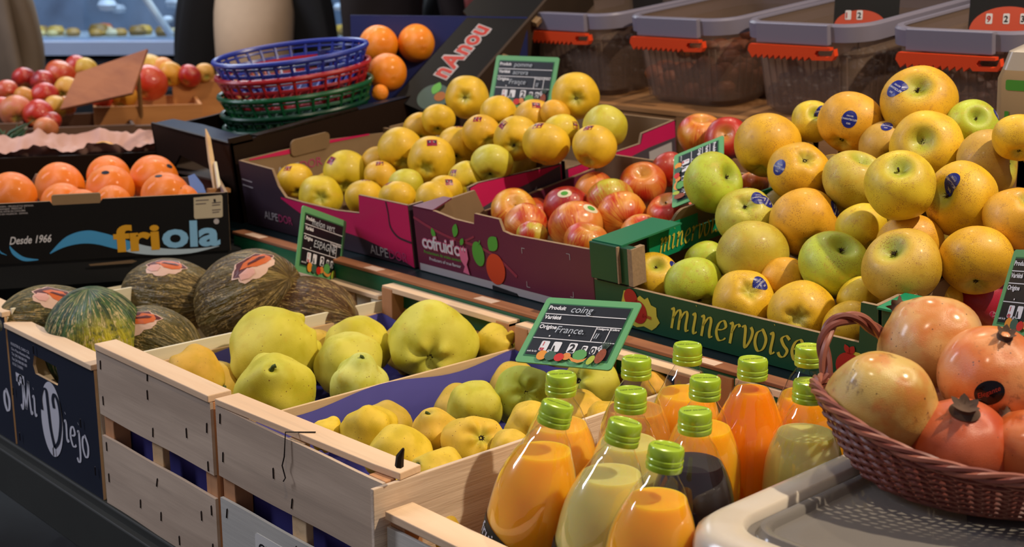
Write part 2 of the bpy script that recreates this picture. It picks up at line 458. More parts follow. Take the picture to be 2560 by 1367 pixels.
# ------------------------------------------------------------ melon crates with printed fronts
m_navy = plain('navy_print', '141b2c', .55, .15, 30)
m_white = plain('white_print', 'c9c7cc', .6, .04)
def melon_crate(label, x0, w_, h=.195, D=.5):
    r = empty('melon_crate', (x0, .739, CZ), label=label, cat='crate', group='crates of green melons')
    outer = [(0, 0), (w_, 0), (w_, h - .008), (0, h - .008)]
    hx0, hx1, hz = w_ * .30, w_ * .60, h * .76
    hole = [(hx0, hz), (hx0 + .006, hz + .016), (hx1 - .006, hz + .016), (hx1, hz), (hx1 - .006, hz - .012), (hx0 + .006, hz - .012)]
    def slab(P, Q): return lambda: None
    M_ = MB()
    for yy, fl in ((0, False), (.004, True)):   # front board with its hand hole
        O = [(u, yy, v) for u, v in outer]; H = [(u, yy, v) for u, v in hole]
        vs = O + H
        fs = [(0, 1, 8, 9, 4), (1, 2, 7, 8), (2, 3, 5, 6, 7), (3, 0, 4, 5)]
        fs = [(0, 1, 8, 9), (1, 2, 7, 8), (2, 3, 5, 6), (2, 6, 7), (3, 0, 4, 5), (0, 9, 4)]
        if fl: fs = [tuple(reversed(f)) for f in fs]
        M_.add(vs, fs)
    for a in range(6):
        b = (a + 1) % 6
        M_.f.append((4 + a, 4 + b, 14 + b, 14 + a)); M_.m.append(1)
    for a in range(4):
        b = (a + 1) % 4
        M_.f.append((b, a, 10 + a, 10 + b)); M_.m.append(1)
    M_.build('front_board', [m_navy, m_side_y], r, smooth=False)
    box('top_rail', -.001, w_ + .001, -.004, .03, h - .008, h, m_rail_x, r, .001)
    for x in (0, w_ - .022):
        for y in (.0045, D - .02): box('corner_post', x, x + .022, y, y + .022, 0, h - .0085 if y < .1 else (h + .0035 if D > .4 else h - .06), m_cream_y, r)
    for x in (-.0042, w_ + .0002):
        box('side_board', x, x + .004, .01, D, .10, h + .004 if x > .1 else h - .045, m_cream_y, r)
        box('side_board', x, x + .004, .01, D, .0, .09, m_cream_y, r)
    box('back_board', 0, w_, D + .002, D + .006, .0, h + (.004 if D > .4 else -.06), m_cream_y, r)
    if D > .4: box('back_rail', -.19, w_, D - .022, D + .008, h + .004, h + .011, m_rail_x, r); box('back_board', -.19, 0, D + .002, D + .006, .1, h + .004, m_cream_y, r)
    bk = box('batten', .165, .195, D - .0015, D + .0018, .02, .19, m_side_y, r)
    box('base_board', 0, w_, .006, D, 0, .006, m_side_y, r)
    box('handle_slot', .06, .13, D + .0005, D + .0018, .16, .178, m_black, r)
    return r
mcr = melon_crate('melon crate with a whole navy front, white oval and script print', -1.912, .287)
fy = lambda u, v: (u, -.0007, v)
def fyk(k): return lambda u, v: (u, -.0007 * k, v)
flat(mcr, 'oval_emblem', poly_geo(ell(.138, .078, .036, .058, 40, -.12)), fyk(1), m_white)
g = script2d('V', .12, .15, .02, .0, .052); flat(mcr, 'emblem_letter', ([(a * 1.0 + .119, b + .036) for a, b in g[0]], g[1]), fyk(2), m_navy)
g = script2d('Mi', .13, .3, .03, .0, .031); flat(mcr, 'lettering', ([(a + .034, b + .068) for a, b in g[0]], g[1]), fyk(1), m_white)
g = script2d('iejo', .13, .3, .03, .0, .031); flat(mcr, 'lettering', ([(a + .181, b + .058 - a * .12) for a, b in g[0]], g[1]), fyk(1), m_white)
for i, s in enumerate(('ROOSTER EL CABO C.B.', 'Ctra. Pozo-Alcantara-Baza', 'Tel. (34) 968 000 000', 'Fax (34) 968 000 000', 'R.G.S. 2103001')):
    g = text2d(s, .0062, .004); flat(mcr, 'small_print', ([(a + .012, b + .163 - i * .0078) for a, b in g[0]], g[1]), fyk(1), m_white)
flat(mcr, 'printed_patch', poly_geo([(.02, .108), (.05, .108), (.05, .122), (.02, .122)]), fyk(1), m_white)
g = text2d('| E-000 HT', .0055, .004); flat(mcr, 'small_print', ([(a + .022, b + .113) for a, b in g[0]], g[1]), fyk(2), m_navy)
stapling(mcr, [(.02, .02, .0), (.14, .03, .0), (.24, .1, 0), (.275, .04, 0), (.1, .175, 0), (.01, .09, .1)], -.0045)
mc2 = melon_crate('melon crate cut by the picture edge, only its navy corner in view', -2.118, .2, .21, .30)
g = script2d('o', .2, .3, .03, .0, .033); flat(mc2, 'lettering', ([(a + .172, b + .05) for a, b in g[0]], g[1]), fyk(1), m_white)

# ============================================================ cardboard cartons
m_kraft = plain('kraft_cardboard', '8a7052', .8, .18, 30, .2)
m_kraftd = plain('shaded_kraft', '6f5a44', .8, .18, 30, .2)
m_edge = plain('corrugated_edge', 'a58a6c', .85, .45, 260, .2)
def carton(name, label, loc, w_, d, h, outer, front=None, left=None, right=None, back=None, inner=None, rot=None, group=None, t=.005, mats=None):
    r = empty(name, loc, rot or (TILT, 0, 0), label=label, cat='carton', group=group)
    inner = inner or m_kraft
    M3 = [outer, inner, m_edge]
    rc = lambda L: [(0, 0), (L, 0), (L, h), (0, h)]
    MB().prism(front or rc(w_), lambda u, v: (u, 0, v), lambda u, v: (u, t, v), 0, 1, 2).build('front_panel', M3, r, smooth=False)
    MB().prism(back or rc(w_), lambda u, v: (u, d, v), lambda u, v: (u, d - t, v), 0, 1, 2).build('back_panel', M3, r, smooth=False)
    MB().prism(left or rc(d), lambda u, v: (-.0003, u + .0002, v), lambda u, v: (t, u + .0002, v), 0, 1, 2).build('side_panel', M3, r, smooth=False)
    MB().prism(right or rc(d), lambda u, v: (w_ + .0003, u + .0002, v), lambda u, v: (w_ - t, u + .0002, v), 0, 1, 2).build('side_panel', M3, r, smooth=False)
    MB().box(.001, w_ - .001, .001, d - .001, 0.0005, .005).build('base', inner, r, smooth=False)
    return r
m_plum = plain('aubergine_print', '33242f', .5, .12, 30)
m_magenta = plain('magenta_print', 'c01a55', .45, .08, 30)
m_dgrey = plain('dark_grey_print', '4a4149', .5, .08, 30)
m_rose = plain('rose_print', 'a83a66', .5)
m_palegrey = plain('pale_grey_print', 'a9a2a4', .6, .05)
m_maroon = plain('maroon_print', '64213c', .42, .10, 25)
m_wine = plain('wine_red_print', '8c2f45', .5)
m_leafg = plain('leaf_green_print', '4f9a35', .5, .05)
m_appleo = plain('orange_red_print', 'c8421c', .5, .05)
m_pinkp = plain('pink_print', 'd46a8c', .5, .05)
m_gmin = plain('bottle_green_print', '12492e', .42, .08, 30)
m_gminb = plain('bright_green_print', '0c8258', .42, .08, 30)
m_gold = plain('yellow_print', 'c9bd42', .5, .05)
m_redp = plain('red_print', 'a8241c', .5, .05)

AX, AY = -2.139, 1.30
ALP = carton('fruit_carton', 'dark purple and magenta carton at the front of the shelf, full of golden apples', (AX, AY, tier(AY) + .002), .505, .345, .115, m_plum,
    front=[(0, 0), (.505, 0), (.505, .105), (.372, .105), (.369, .073), (.30, .068), (.20, .068), (.145, .07), (.125, .088), (.112, .118), (.0, .122)],
    left=[(0, 0), (.345, 0), (.345, .105), (.2, .12), (0, .122)],
    right=[(0, 0), (.345, 0), (.345, .098), (.15, .108), (.128, .105), (.128, .07), (.07, .068), (.04, .085), (.03, .105), (0, .105)],
    group='dark purple apple cartons')
F1 = lambda u, v: (u, -.0007, v)
F2 = lambda u, v: (u, -.0013, v)
top = spline([(.13, .0695), (.2, .0675), (.30, .0675), (.368, .0725)], 6) + [(.3715, .1045), (.504, .1045)]
bot = spline([(.13, .066), (.22, .038), (.31, .032), (.40, .026), (.46, .012), (.504, -.0)], 4)
def resample(P, n):
    P = [Vector(p) for p in P]; L = [0]
    for a, b in zip(P, P[1:]): L.append(L[-1] + (b - a).length)
    out = []
    for i in range(n):
        t = L[-1] * i / (n - 1); k = 0
        while k < len(L) - 2 and L[k + 1] < t: k += 1
        s = (t - L[k]) / max(L[k + 1] - L[k], 1e-9); out.append(tuple(P[k].lerp(P[k + 1], s)))
    return out
up_ = [(.130, .069), (.17, .0675), (.20, .0675), (.25, .0675), (.30, .0675), (.34, .07), (.3685, .072), (.3725, .1045), (.42, .1045), (.46, .1045), (.504, .1045)]
dn_ = [(.130, .066), (.17, .052), (.20, .043), (.25, .036), (.30, .033), (.34, .031), (.3685, .029), (.3725, .0285), (.42, .022), (.46, .012), (.504, -.0)]
flat(ALP, 'magenta_band', strip_geo(up_, dn_), F1, m_magenta)
def alpedor(parent, fn, u, v, s):
    g = text2d('ALPE', s); flat(parent, 'lettering', ([(a + u, b + v) for a, b in g[0]], g[1]), fn, m_palegrey)
    g2 = text2d('DOR', s); flat(parent, 'lettering', ([(a + u + g[2] * 1.06, b + v) for a, b in g2[0]], g2[1]), fn, m_rose)
alpedor(ALP, F2, .066, .02, .021); alpedor(ALP, F2, .388, .006, .023)
flat(ALP, 'flap_cut', nib([[(.447, .104), (.450, .085), (.452, .062), (.468, .048), (.490, .044), (.504, .043)]], .0022, 1, .0008), F2, m_plum)
for zz in (.086, .075): flat(ALP, 'printed_line', poly_geo([(.004, zz), (.038, zz - .002), (.038, zz), (.004, zz + .002)]), F1, m_palegrey)
# inside of the left wall: name, pink rim, hand tab
IL = lambda u, v: (.0062, u, v)
alpedor(ALP, lambda u, v: (.0062, u, v), .075, .075, .024)
flat(ALP, 'pink_rim', strip_geo([(.02, .1205), (.1, .121), (.2, .1195), (.3, .112)], [(.02, .118), (.1, .112), (.2, .113), (.3, .109)]), IL, m_magenta)
t_ = MB().prism(rrect(.11, .20, .105, .138, .01), lambda u, v: (.004 + (v - .105) * .2, u, v), lambda u, v: (.0085 + (v - .105) * .2, u, v)).build('hand_tab', m_kraft, ALP, smooth=False)
# right wall outside: pink with grey sweep
RW = lambda W_: (lambda u, v: (W_ + .001, u, v))
def pinkwall(root, W_, L, hi):
    flat(root, 'pink_side_print', poly_geo(hi), RW(W_), m_magenta)
    flat(root, 'grey_sweep', strip_geo([(.14, .062), (.2, .075), (.26, .081), (L - .004, .095)], [(.14, .03), (.2, .03), (.26, .04), (L - .004, .06)]), lambda u, v: (W_ + .0016, u, v), m_dgrey)
pinkwall(ALP, .505, .345, [(.131, .0), (.344, 0), (.344, .096), (.15, .107), (.131, .103)])
flat(ALP, 'curl_print', nib([[(.2, .058), (.23, .078), (.25, .07), (.235, .055), (.25, .04), (.28, .05)]], .0016, .5, .0005), lambda u, v: (.5075, u, v), m_rose)
AL2 = carton('fruit_carton', 'dark purple and pink carton behind the front apple carton, below the plastic bins', (AX, AY + .352, tier(AY + .352) + .002), .505, .30, .115, m_plum,
    front=[(0, 0), (.505, 0), (.505, .1), (.43, .098), (.40, .07), (.1, .07), (.05, .1), (0, .105)],
    right=[(0, 0), (.30, 0), (.30, .115), (.205, .108), (.198, .09), (0, .085)], group='dark purple apple cartons')
flat(AL2, 'pink_side_print', poly_geo([(.006, .0), (.298, 0), (.298, .1135), (.207, .1065), (.199, .089), (.006, .084)]), RW(.505), m_magenta)
flat(AL2, 'grey_sweep', strip_geo([(.10, .03), (.16, .07), (.22, .078), (.297, .082)], [(.10, .0), (.16, .02), (.22, .03), (.297, .04)]), lambda u, v: (.5066, u, v), m_dgrey)
flat(AL2, 'white_sticker', poly_geo([(.22, .048), (.285, .052), (.285, .075), (.22, .07)]), lambda u, v: (.5072, u, v), m_palegrey)

# maroon carton of red apples
CX, CY = -1.623, 1.30
COF = carton('fruit_carton', 'maroon carton with white lettering and twin apples printed on its front', (CX, CY, tier(CY) + .002), .393, .42, .105, m_maroon,
    front=[(0, 0), (.393, 0), (.393, .098), (.23, .094), (.212, .097), (.205, .114), (.150, .115), (.147, .098), (.10, .099), (.055, .105), (.0, .105)],
    left=[(0, 0), (.42, 0), (.42, .076), (.145, .062), (.128, .102), (.05, .100), (0, .105)], right=[(0, 0), (.42, 0), (.42, .095), (0, .098)], inner=m_kraft)
MB().prism([(0, .104), (.0, .1065), (.05, .1065), (.05, .104)], lambda u, v: (u, 0.0, v), lambda u, v: (u * .4, .065, v)).build('folded_corner', m_maroon, COF, smooth=False)
flat(COF, 'maroon_inner_wall', poly_geo([(.15, .02), (.41, .02), (.41, .075), (.15, .061)]), lambda u, v: (.0062, u, v), m_maroon)
flat(COF, 'bottom_stripe', poly_geo([(.004, .0), (.21, .0), (.39, .0), (.39, .012), (.004, .012)]), F1, m_palegrey)
g = nib([[(.0, .088), (.05, .074), (.11, .066), (.145, .078)], [(.1, .067), (.16, .062), (.20, .05), (.235, .03)]], .003, .9, .001)
flat(COF, 'branch_print', g, F1, m_wine)
def leaf(cx, cy, L, W_, a):
    P = []
    for i in range(9): t = i / 8; P.append((t * L, W_ * math.sin(PI * t) ** .8))
    for i in range(7, 0, -1): t = i / 8; P.append((t * L, -W_ * math.sin(PI * t) ** .8))
    return poly_geo([(cx + x * math.cos(a) - y * math.sin(a), cy + x * math.sin(a) + y * math.cos(a)) for x, y in P])
for a in ((.098, .070, .024, .0065, 1.25), (.050, .060, .018, .005, 1.9), (.178, .062, .03, .011, .9)):
    flat(COF, 'leaf_print', leaf(*a), F2, m_leafg)
flat(COF, 'green_apple_print', poly_geo(ell(.152, .052, .0135, .0195, 24, .15)), F2, m_leafg)
flat(COF, 'apple_stalk_print', nib([[(.155, .066), (.158, .074)]], .002, 1, .0008), F2, m_leafg)
flat(COF, 'orange_apple_print', poly_geo(ell(.189, .034, .021, .0245, 28, -.1)), F2, m_appleo)
for k, (off, m) in enumerate(((.05, m_pinkp), (.012, m_white))):
    g = text2d("cofruid'oc", .0315, off, 0, .86)
    flat(COF, 'lettering', ([(a + .016 + k * .0012, b + .041 - a * .0) for a, b in g[0]], g[1]), (lambda kk: (lambda u, v: (u, -.0008 - .0006 * kk, v)))(k + 1), m)
flat(COF, 'hand_print', poly_geo([(.110, .035), (.107, .05), (.113, .058), (.115, .048), (.119, .060), (.121, .048), (.126, .058), (.128, .04), (.123, .03), (.128, .014), (.113, .016), (.118, .026)]), lambda u, v: (u, -.0022, v), m_pinkp)
flat(COF, 'leaf_print', leaf(.113, .06, .014, .004, 1.0), lambda u, v: (u, -.0026, v), m_leafg)
g = text2d('Producteurs de vraies saveurs', .0075, .01); flat(COF, 'small_print', ([(a + .018, b + .031) for a, b in g[0]], g[1]), F1, m_leafg)
g = text2d('Producers of true flavour', .0075, .01); flat(COF, 'small_print', ([(a + .03, b + .021) for a, b in g[0]], g[1]), F1, m_white)
for (x, z, sx, sz) in ((.25, .078, 1, -1), (.35, .085, -1, -1), (.255, .018, 1, 1), (.352, .02, -1, 1)):
    flat(COF, 'corner_mark', ([(x, z), (x + .007 * sx, z), (x + .007 * sx, z + .0009 * sz), (x + .0009 * sx, z + .0009 * sz), (x + .0009 * sx, z + .009 * sz), (x, z + .009 * sz)], [(0, 1, 2, 3), (0, 3, 4, 5)]), F1, m_palegrey)
MB().prism([(.18, .0), (.235, .0), (.232, .0035), (.18, .007)], lambda u, v: (u, -.003, v), lambda u, v: (u, -.0008, v)).build('bottom_slot', m_black, COF, smooth=False)
g = text2d('of', .02, .01); flat(COF, 'lettering', ([(a + .20, b + .045) for a, b in g[0]], g[1]), lambda u, v: (.007, u, v), m_white)

# green cartons
MX, MY = -1.224, 1.296
GM = carton('fruit_carton', 'dark green carton with yellow lettering under the big golden apple pile', (MX, MY, tier(MY) + .002), .447, .42, .113, m_gmin,
    front=[(0, 0), (.447, 0), (.447, .108), (.425, .108), (.422, .058), (.06, .058), (.0, .058)],
    left=[(0, 0), (.42, 0), (.42, .108), (.30, .11), (.19, .11), (.185, .088), (.13, .088), (.125, .113), (0, .113)],
    right=[(0, 0), (.42, 0), (.42, .10), (0, .108)], group='green apple cartons')
GF = lambda u, v: (u, -.0007, v)
MB().box(.0, .072, -.0012, .012, .0605, .113).build('corner_block', m_gmin, GM, smooth=False, bevel=.001)
MB().box(.0, .050, -.006, -.0014, .062, .1145).build('folded_flap', m_gmin, GM, smooth=False, bevel=.001)
MB().box(.05, .0525, -.006, -.0012, .062, .1135).build('torn_edge', m_edge, GM, smooth=False)
MB().box(.066, .074, -.0015, .025, .0605, .1125).build('torn_edge', m_edge, GM, smooth=False)
MB().box(.0, .055, .0, .125, .113, .1155).build('folded_top', plain('satin_green_print', '1f6f4c', .4, .08), GM, smooth=False)
MB().box(.03, .034, .078, .185, .066, .114).build('inner_flap', m_gminb, GM, smooth=False)
MB().box(.03, .034, .255, .40, .066, .108).build('inner_flap', m_gminb, GM, smooth=False)
MB().box(.03, .034, .185, .255, .066, .092).build('inner_flap', m_gminb, GM, smooth=False)
g = script2d('minervoise', .12, .45, .02, .25, .0205)
flat(GM, 'lettering', ([(a + .097, b + .0745) for a, b in g[0]], g[1]), lambda u, v: (.0352, u, v), m_gold)
MB().prism(rrect(.13, .20, .088, .132, .01), lambda u, v: (.012 + (v - .088) * .7, u, v), lambda u, v: (.017 + (v - .088) * .7, u, v)).build('hand_tab', m_kraft, GM, smooth=False)
g = script2d('minervoise', .12, .45, .018, .2, .0292)
flat(GM, 'lettering', ([(a * .985 + .1335, b * 1.0 + .015) for a, b in g[0]], g[1]), GF, m_gold)
P = [(.048, .03), (.055, .052), (.070, .055), (.078, .045), (.084, .05), (.092, .046), (.098, .05), (.103, .040), (.112, .038), (.112, .026), (.117, .018), (.110, .010), (.102, .004), (.088, .007), (.075, .003), (.062, .006), (.052, .014)]
flat(GM, 'yellow_leaf_print', poly_geo(P), GF, m_gold)
for cx, cy, r in ((.067, .044, .012), (.079, .026, .016)): flat(GM, 'red_apple_print', poly_geo(ell(cx, cy, r, r * 1.05, 22)), lambda u, v: (u, -.0012, v), m_redp)
g = text2d('fruits', .008, .02, .2); flat(GM, 'small_print', ([(a + .086, b + .02) for a, b in g[0]], g[1]), lambda u, v: (u, -.0016, v), m_redp)
flat(GM, 'yellow_leaf_print', poly_geo(ell(.418, .026, .022, .02, 14)), GF, m_gold)
flat(GM, 'red_apple_print', poly_geo(ell(.410, .024, .019, .019, 22)), lambda u, v: (u, -.0012, v), m_redp)
for s in (-1, 1): flat(GM, 'red_leaf_print', leaf(.410, .041, .013, .004, PI / 2 + s * .5), lambda u, v: (u, -.0012, v), m_redp)
GM2 = carton('fruit_carton', 'green carton with a teal top fold holding pink apples, beside the golden apple pile', (MX + .452, MY, tier(MY) + .002), .42, .40, .105, m_gmin,
    front=[(0, 0), (.42, 0), (.42, .10), (.36, .10), (.35, .05), (.07, .05), (.06, .105), (0, .105)], group='green apple cartons')
MB().box(-.004, .045, -.004, .055, .1055, .108).build('folded_top', m_gminb, GM2, smooth=False)
MB().prism([(.045 * math.cos(t) * 2.0 + .19, .085 + .05 * math.sin(t)) for t in [PI * k / 12 for k in range(13)]], lambda u, v: (u, .1, v), lambda u, v: (u, .106, v)).build('torn_divider', m_edge, GM2, smooth=False)

# wooden riser crate under the bins
m_hon = wood('honey_crate_wood', '8a5f36', '9c7044', 'x', .75, .4)
RC = empty('riser_crate', (-2.0, 1.985, 0), label='brown wooden fruit crate the plastic bins stand on, behind the cartons', cat='crate')
z0 = tier(1.985)
for a, b in ((.004, .045), (.06, .105)): box('front_board', 0, 1.35, 0, .008, z0 + a, z0 + b, m_hon, RC)
for x in (.0, .33, .66, .99, 1.31): box('batten', x, x + .04, -.003, 0, z0 + .0, z0 + .112, m_hon, RC)
box('top_rail', 0, 1.35, -.004, .03, z0 + .112, z0 + .122, m_hon, RC)
MB().prism([(0, z0 + .05), (.46, z0 + .05 + .46 * TT), (.46, z0 + .118 + .46 * TT), (0, z0 + .118)], lambda u, v: (0, u, v), lambda u, v: (1.35, u, v)).build('crate_block', m_hon, RC, smooth=False)

# ------------------------------------------------------------ plastic bins
q = NT('milky_bin_plastic')
tr = q.n('BsdfTransparent', Color=(.90, .88, .90, 1))
q.fin(lin('907a6a'), .30, .5)
mx = q.t.nodes.new('ShaderNodeMixShader'); mx.inputs[0].default_value = .36
q.t.links.new(tr.outputs[0], mx.inputs[1]); q.t.links.new(q.b.outputs[0], mx.inputs[2]); q.t.links.new(mx.outputs[0], q.out.inputs[0])
m_bin = q.m
m_rim = plain('lilac_grey_plastic', '75707e', .35, .04, 6)
m_clip = plain('orange_plastic', 'd8431a', .35, .04, 6)
def rr3(w_, d, r, z, n=5, c=(0, 0)): return [(x + c[0], y + c[1], z) for x, y in rrect(-w_ / 2, w_ / 2, -d / 2, d / 2, r, n)]
def bin_(label, loc, rz=0.0, w_=.272, d=.42, h=.165):
    r = empty('plastic_bin', loc, (TILT, 0, rz), label=label, cat='plastic bin', group='plastic bins in a row')
    T = MB()
    o1 = [rr3(w_ - .07, d - .07, .045, 0), rr3(w_ - .05, d - .05, .05, .012), rr3(w_ - .03, d - .03, .05, h * .68), rr3(w_ - .022, d - .022, .05, h * .69), rr3(w_ - .02, d - .02, .05, h - .004)]
    i1 = [rr3(w_ - .026, d - .026, .047, h - .004), rr3(w_ - .035, d - .035, .047, h * .68), rr3(w_ - .056, d - .056, .047, .014), rr3(w_ - .08, d - .08, .04, .004)]
    T.loft(o1 + i1, True, True)
    # vertical ribs on the lower front
    for k in range(13):
        x = -(w_ - .085) / 2 + (w_ - .085) * k / 12
        T.tube([(x * .93, -(d - .052) / 2 - .0, .014), (x, -(d - .031) / 2 - .0, h * .66)], .0016, 5)
    for s in (1,):
        for k in range(16):
            y = -(d - .12) / 2 + (d - .12) * k / 15
            T.tube([((w_ - .052) / 2, y, .014), ((w_ - .031) / 2, y, h * .66)], .0016, 5)
    T.build('tub', m_bin, r)
    R_ = MB()
    L = [rr3(w_ - .022, d - .022, .05, h - .03), rr3(w_ - .004, d - .004, .055, h - .031), rr3(w_ - .002, d - .002, .055, h - .004), rr3(w_ - .008, d - .008, .055, h), rr3(w_ - .026, d - .026, .05, h), rr3(w_ - .028, d - .028, .05, h - .004)]
    R_.loft(L, False, False)
    R_.build('rim', m_rim, r)
    y0 = -d / 2
    pl = MB().box(-.085, .07, y0 - .008, y0 + .004, h - .036, h + .001).build('rim_plate', m_rim, r, smooth=False, bevel=.002)
    # orange clip with a toothed lower edge and an open right end
    top = h - .038; P = [(-.098, top - .004), (-.095, top), (.078, top), (.078, top - .005), (.05, top - .006), (.046, top - .012), (.05, top - .0165), (.078, top - .0165), (.082, top - .012), (.086, top - .002), (.088, top - .014), (.082, top - .022), (.04, top - .0235)]
    n = 10
    for k in range(n):
        x = .035 - k * .0128
        P += [(x, top - .0175), (x - .0105, top - .0255)]
    P += [(-.096, top - .017), (-.1, top - .012)]
    MB().prism(P, lambda u, v: (u, y0 - .014, v), lambda u, v: (u, y0 - .003, v)).build('clip', m_clip, r, smooth=False)
    return r
bz = lambda Y: tier(Y) + .1245
BY = 2.02
bins = []
for i, (bx, lab) in enumerate(((-2.005, 'grey plastic bin of dark dried fruit with an orange clip, beside the leaning black carton'),
                               (-1.705, 'grey plastic bin with brown-orange dried fruit showing through, above the red apples'),
                               (-1.412, 'grey plastic bin behind the golden apple pile, half full of dark dates'),
                               (-1.105, 'largest-looking grey plastic bin behind the topmost golden apple'))):
    bins.append(bin_(lab, (bx, BY + .21, bz(BY + .21) - .004), h=.175))
m_date = plain('dark_dried_fruit', '1c120d', .5, .5, 25)
m_apri = plain('orange_dried_fruit', '8f4a1e', .55, .35, 25)
m_brn = plain('brown_dried_fruit', '4a2a1a', .55, .35, 25)
def heap(bi, mat, lvl, nm, label, n=150, rr=.014, seed=1):
    R2 = random.Random(seed); M_ = MB(); b = bins[bi].location
    for k in range(n):
        x = R2.uniform(-.098, .098); y = R2.uniform(-.17, .17); z = R2.uniform(.016, lvl + .02 * math.sin(x * 30 + bi) + .012 * math.sin(y * 25))
        z = max(z, .02); y2 = y * .97
        rx, ry, rz_ = rr * R2.uniform(.8, 1.3), rr * R2.uniform(.7, 1), rr * R2.uniform(.6, .9)
        rad = [[(x + rx * math.sin(PI * i / 6) * math.cos(2 * PI * j / 8), y2 + ry * math.sin(PI * i / 6) * math.sin(2 * PI * j / 8), z + rz_ * math.cos(PI * i / 6)) for j in range(8)] for i in range(1, 6)]
        M_.loft(rad)
    o = M_.build(nm, mat); o.location = b; o.rotation_euler = (TILT, 0, 0)
    tagp(o, label, 'dried fruit', kind='stuff')
heap(0, m_date, .10, 'dried_prunes', 'heap of black prunes in the plastic bin beside the leaning black carton', 240, .015, 1)
heap(1, m_apri, .085, 'dried_apricots', 'heap of orange-brown dried fruit in the plastic bin above the red apples', 170, .02, 2)
heap(2, m_date, .06, 'dried_dates', 'low heap of dark dates in the bin behind the golden apple pile', 170, .015, 3)
heap(3, m_brn, .075, 'dried_figs', 'heap of brown dried fruit in the bin behind the topmost golden apple', 170, .016, 4)

# stuff behind the bins: two orange half-round price dials, rope handle, added board for the darkness
m_dial = plain('orange_red_dial', 'b84a34', .5, .05)
def dial(cx, cy, d, w_, digits, label):
    c = at(cx, cy, d); r = empty('price_dial', c, (0, 0, math.atan2(RT.y, RT.x)), label=label, cat='price tag')
    R0 = w_ / 2
    P = [(R0 * 1.0 * math.cos(t), R0 * .62 * math.sin(t)) for t in [PI * k / 20 for k in range(21)]]
    MB().prism(P, lambda u, v: (u, 0, v), lambda u, v: (u, .003, v)).build('dial_plate', m_dial, r, smooth=False)
    B = rrect(-R0 * 1.0, R0 * 1.5, -.0, R0 * 1.6, .006)
    MB().prism(B, lambda u, v: (u, .0035, v - .02), lambda u, v: (u, .006, v - .02)).build('black_board', m_black, r, smooth=False)
    MB().tube([(0, .005, -.09), (0, .005, .01)], .0015, 6).build('spike', m_steel, r)
    for i, ch in enumerate(digits):
        x = -R0 * .6 + i * R0 * .44; s = .017
        flat(r, 'digit_card', poly_geo(rrect(x, x + .011, .012 + .0, .012 + s, .002)), lambda u, v: (u, -.0006, v), m_white)
        g = text2d(ch, .014, .03); flat(r, 'digit', ([(a + x + .0015, b + .0155) for a, b in g[0]], g[1]), lambda u, v: (u, -.0012, v), m_redp if i == 0 else m_ink)
    return r
dial(2520, 78, 2.20, .13, '9236', 'orange half-round price dial with white digits 9 2 3 6, behind the last plastic bin')
dial(2150, 66, 2.42, .095, '12', 'small orange half-round dial between two plastic bins, its digits unreadable')
m_rope = plain('straw_rope', '9a6a35', .8, .4, 60, .4)
rp = MB()
for s in range(3):
    P = []
    for k in range(60):
        t = k / 59; c = at(2205 + 150 * t, 22 - 28 * t, 3.0); ph = t * 22 + s * 2.094
        P.append(c + UP * (.012 * math.cos(ph)) + FW * (.012 * math.sin(ph)))
    rp.tube(P, .013, 7)
o = rp.build('basket_rim', m_rope); tagp(o, 'plaited straw rim of a basket behind the plastic bins', 'basket')
bd = empty('darkness_board', cw(.45, 3.16, 0), (0, 0, math.atan2(RT.y, RT.x)), label='dark board added to stand for the darkness behind the plastic bins and price dials', cat='board')
box('board', -.35, 1.8, 0, .03, 1.08, 1.6, plain('darkness_black', '191214', .7, .3, 3), bd)  # added dark sheet, its near-black colour stands for the darkness behind the bins

# paper bag or carton with a green print behind the pile
m_bag = plain('tan_card', '9c8058', .7, .08)
bg = empty('paper_bag', on_y(2640, 305, 1.86) - Vector((0.0, 0, .03)), (TILT, 0, .1), label='tan paper bag with a small green print and clear folded top, beside the last bin', cat='bag')
B = MB(); B.loft([rr3(.13, .12, .01, 0), rr3(.13, .12, .01, .10), rr3(.11, .09, .01, .135)], True, True); B.build('bag_body', m_bag, bg)
flat(bg, 'green_print', poly_geo(rrect(-.05, -.018, .085, .10, .003)), lambda u, v: (u, -.061, v), m_leafg)
flat(bg, 'green_print', poly_geo(rrect(-.05, -.044, .03, .055, .001)), lambda u, v: (u, -.061, v), m_leafg)
MB().loft([rr3(.128, .118, .01, .1005), rr3(.112, .092, .01, .1365), rr3(.06, .03, .01, .15)], False, True).build('clear_fold', plain('milky_film', '9c9080', .3, .05), bg)
# ============================================================ tall dark carton with the stacked baskets
m_dkcard = plain('dark_brown_card', '241812', .45, .25, 20, .1)
m_dkshine = plain('glossy_dark_card', '2c3346', .25, .2, 10)
m_dkin = plain('brown_card_inside', '3a281c', .75, .2, 20)
BX, BY0 = -2.452, 1.295
z0 = tier(BY0) + .0
BK = empty('display_carton', (BX, BY0, z0), (TILT, 0, 0), label='tall dark brown carton with cut-away front under the stack of plastic baskets', cat='carton')
W_, D_, H_ = .300, .68, .168
P = [(0, .0), (.035, .0), (.05, .07), (.10, .112), (.21, .095), (.255, .06), (.268, .0), (W_, .0), (W_, H_ - .012), (0, H_ + .0)]
MB().prism(P, lambda u, v: (u, 0, v), lambda u, v: (u, .006, v), 0, 1, 0).build('front_panel', [m_dkcard, m_dkin], BK, smooth=False)
for i, x in enumerate((0, W_ - .006)):
    pts = [(0, 0), (D_, 0), (D_, H_ + .0), (.50, H_), (.40, H_ - .004), (.12, H_ - .012), (.05, H_ - .012), (.045, H_ - .003), (0, H_ - .003)]
    MB().prism(pts, lambda u, v: (x, u, v), lambda u, v: (x + .006, u, v)).build('side_panel', m_dkcard, BK, smooth=False)
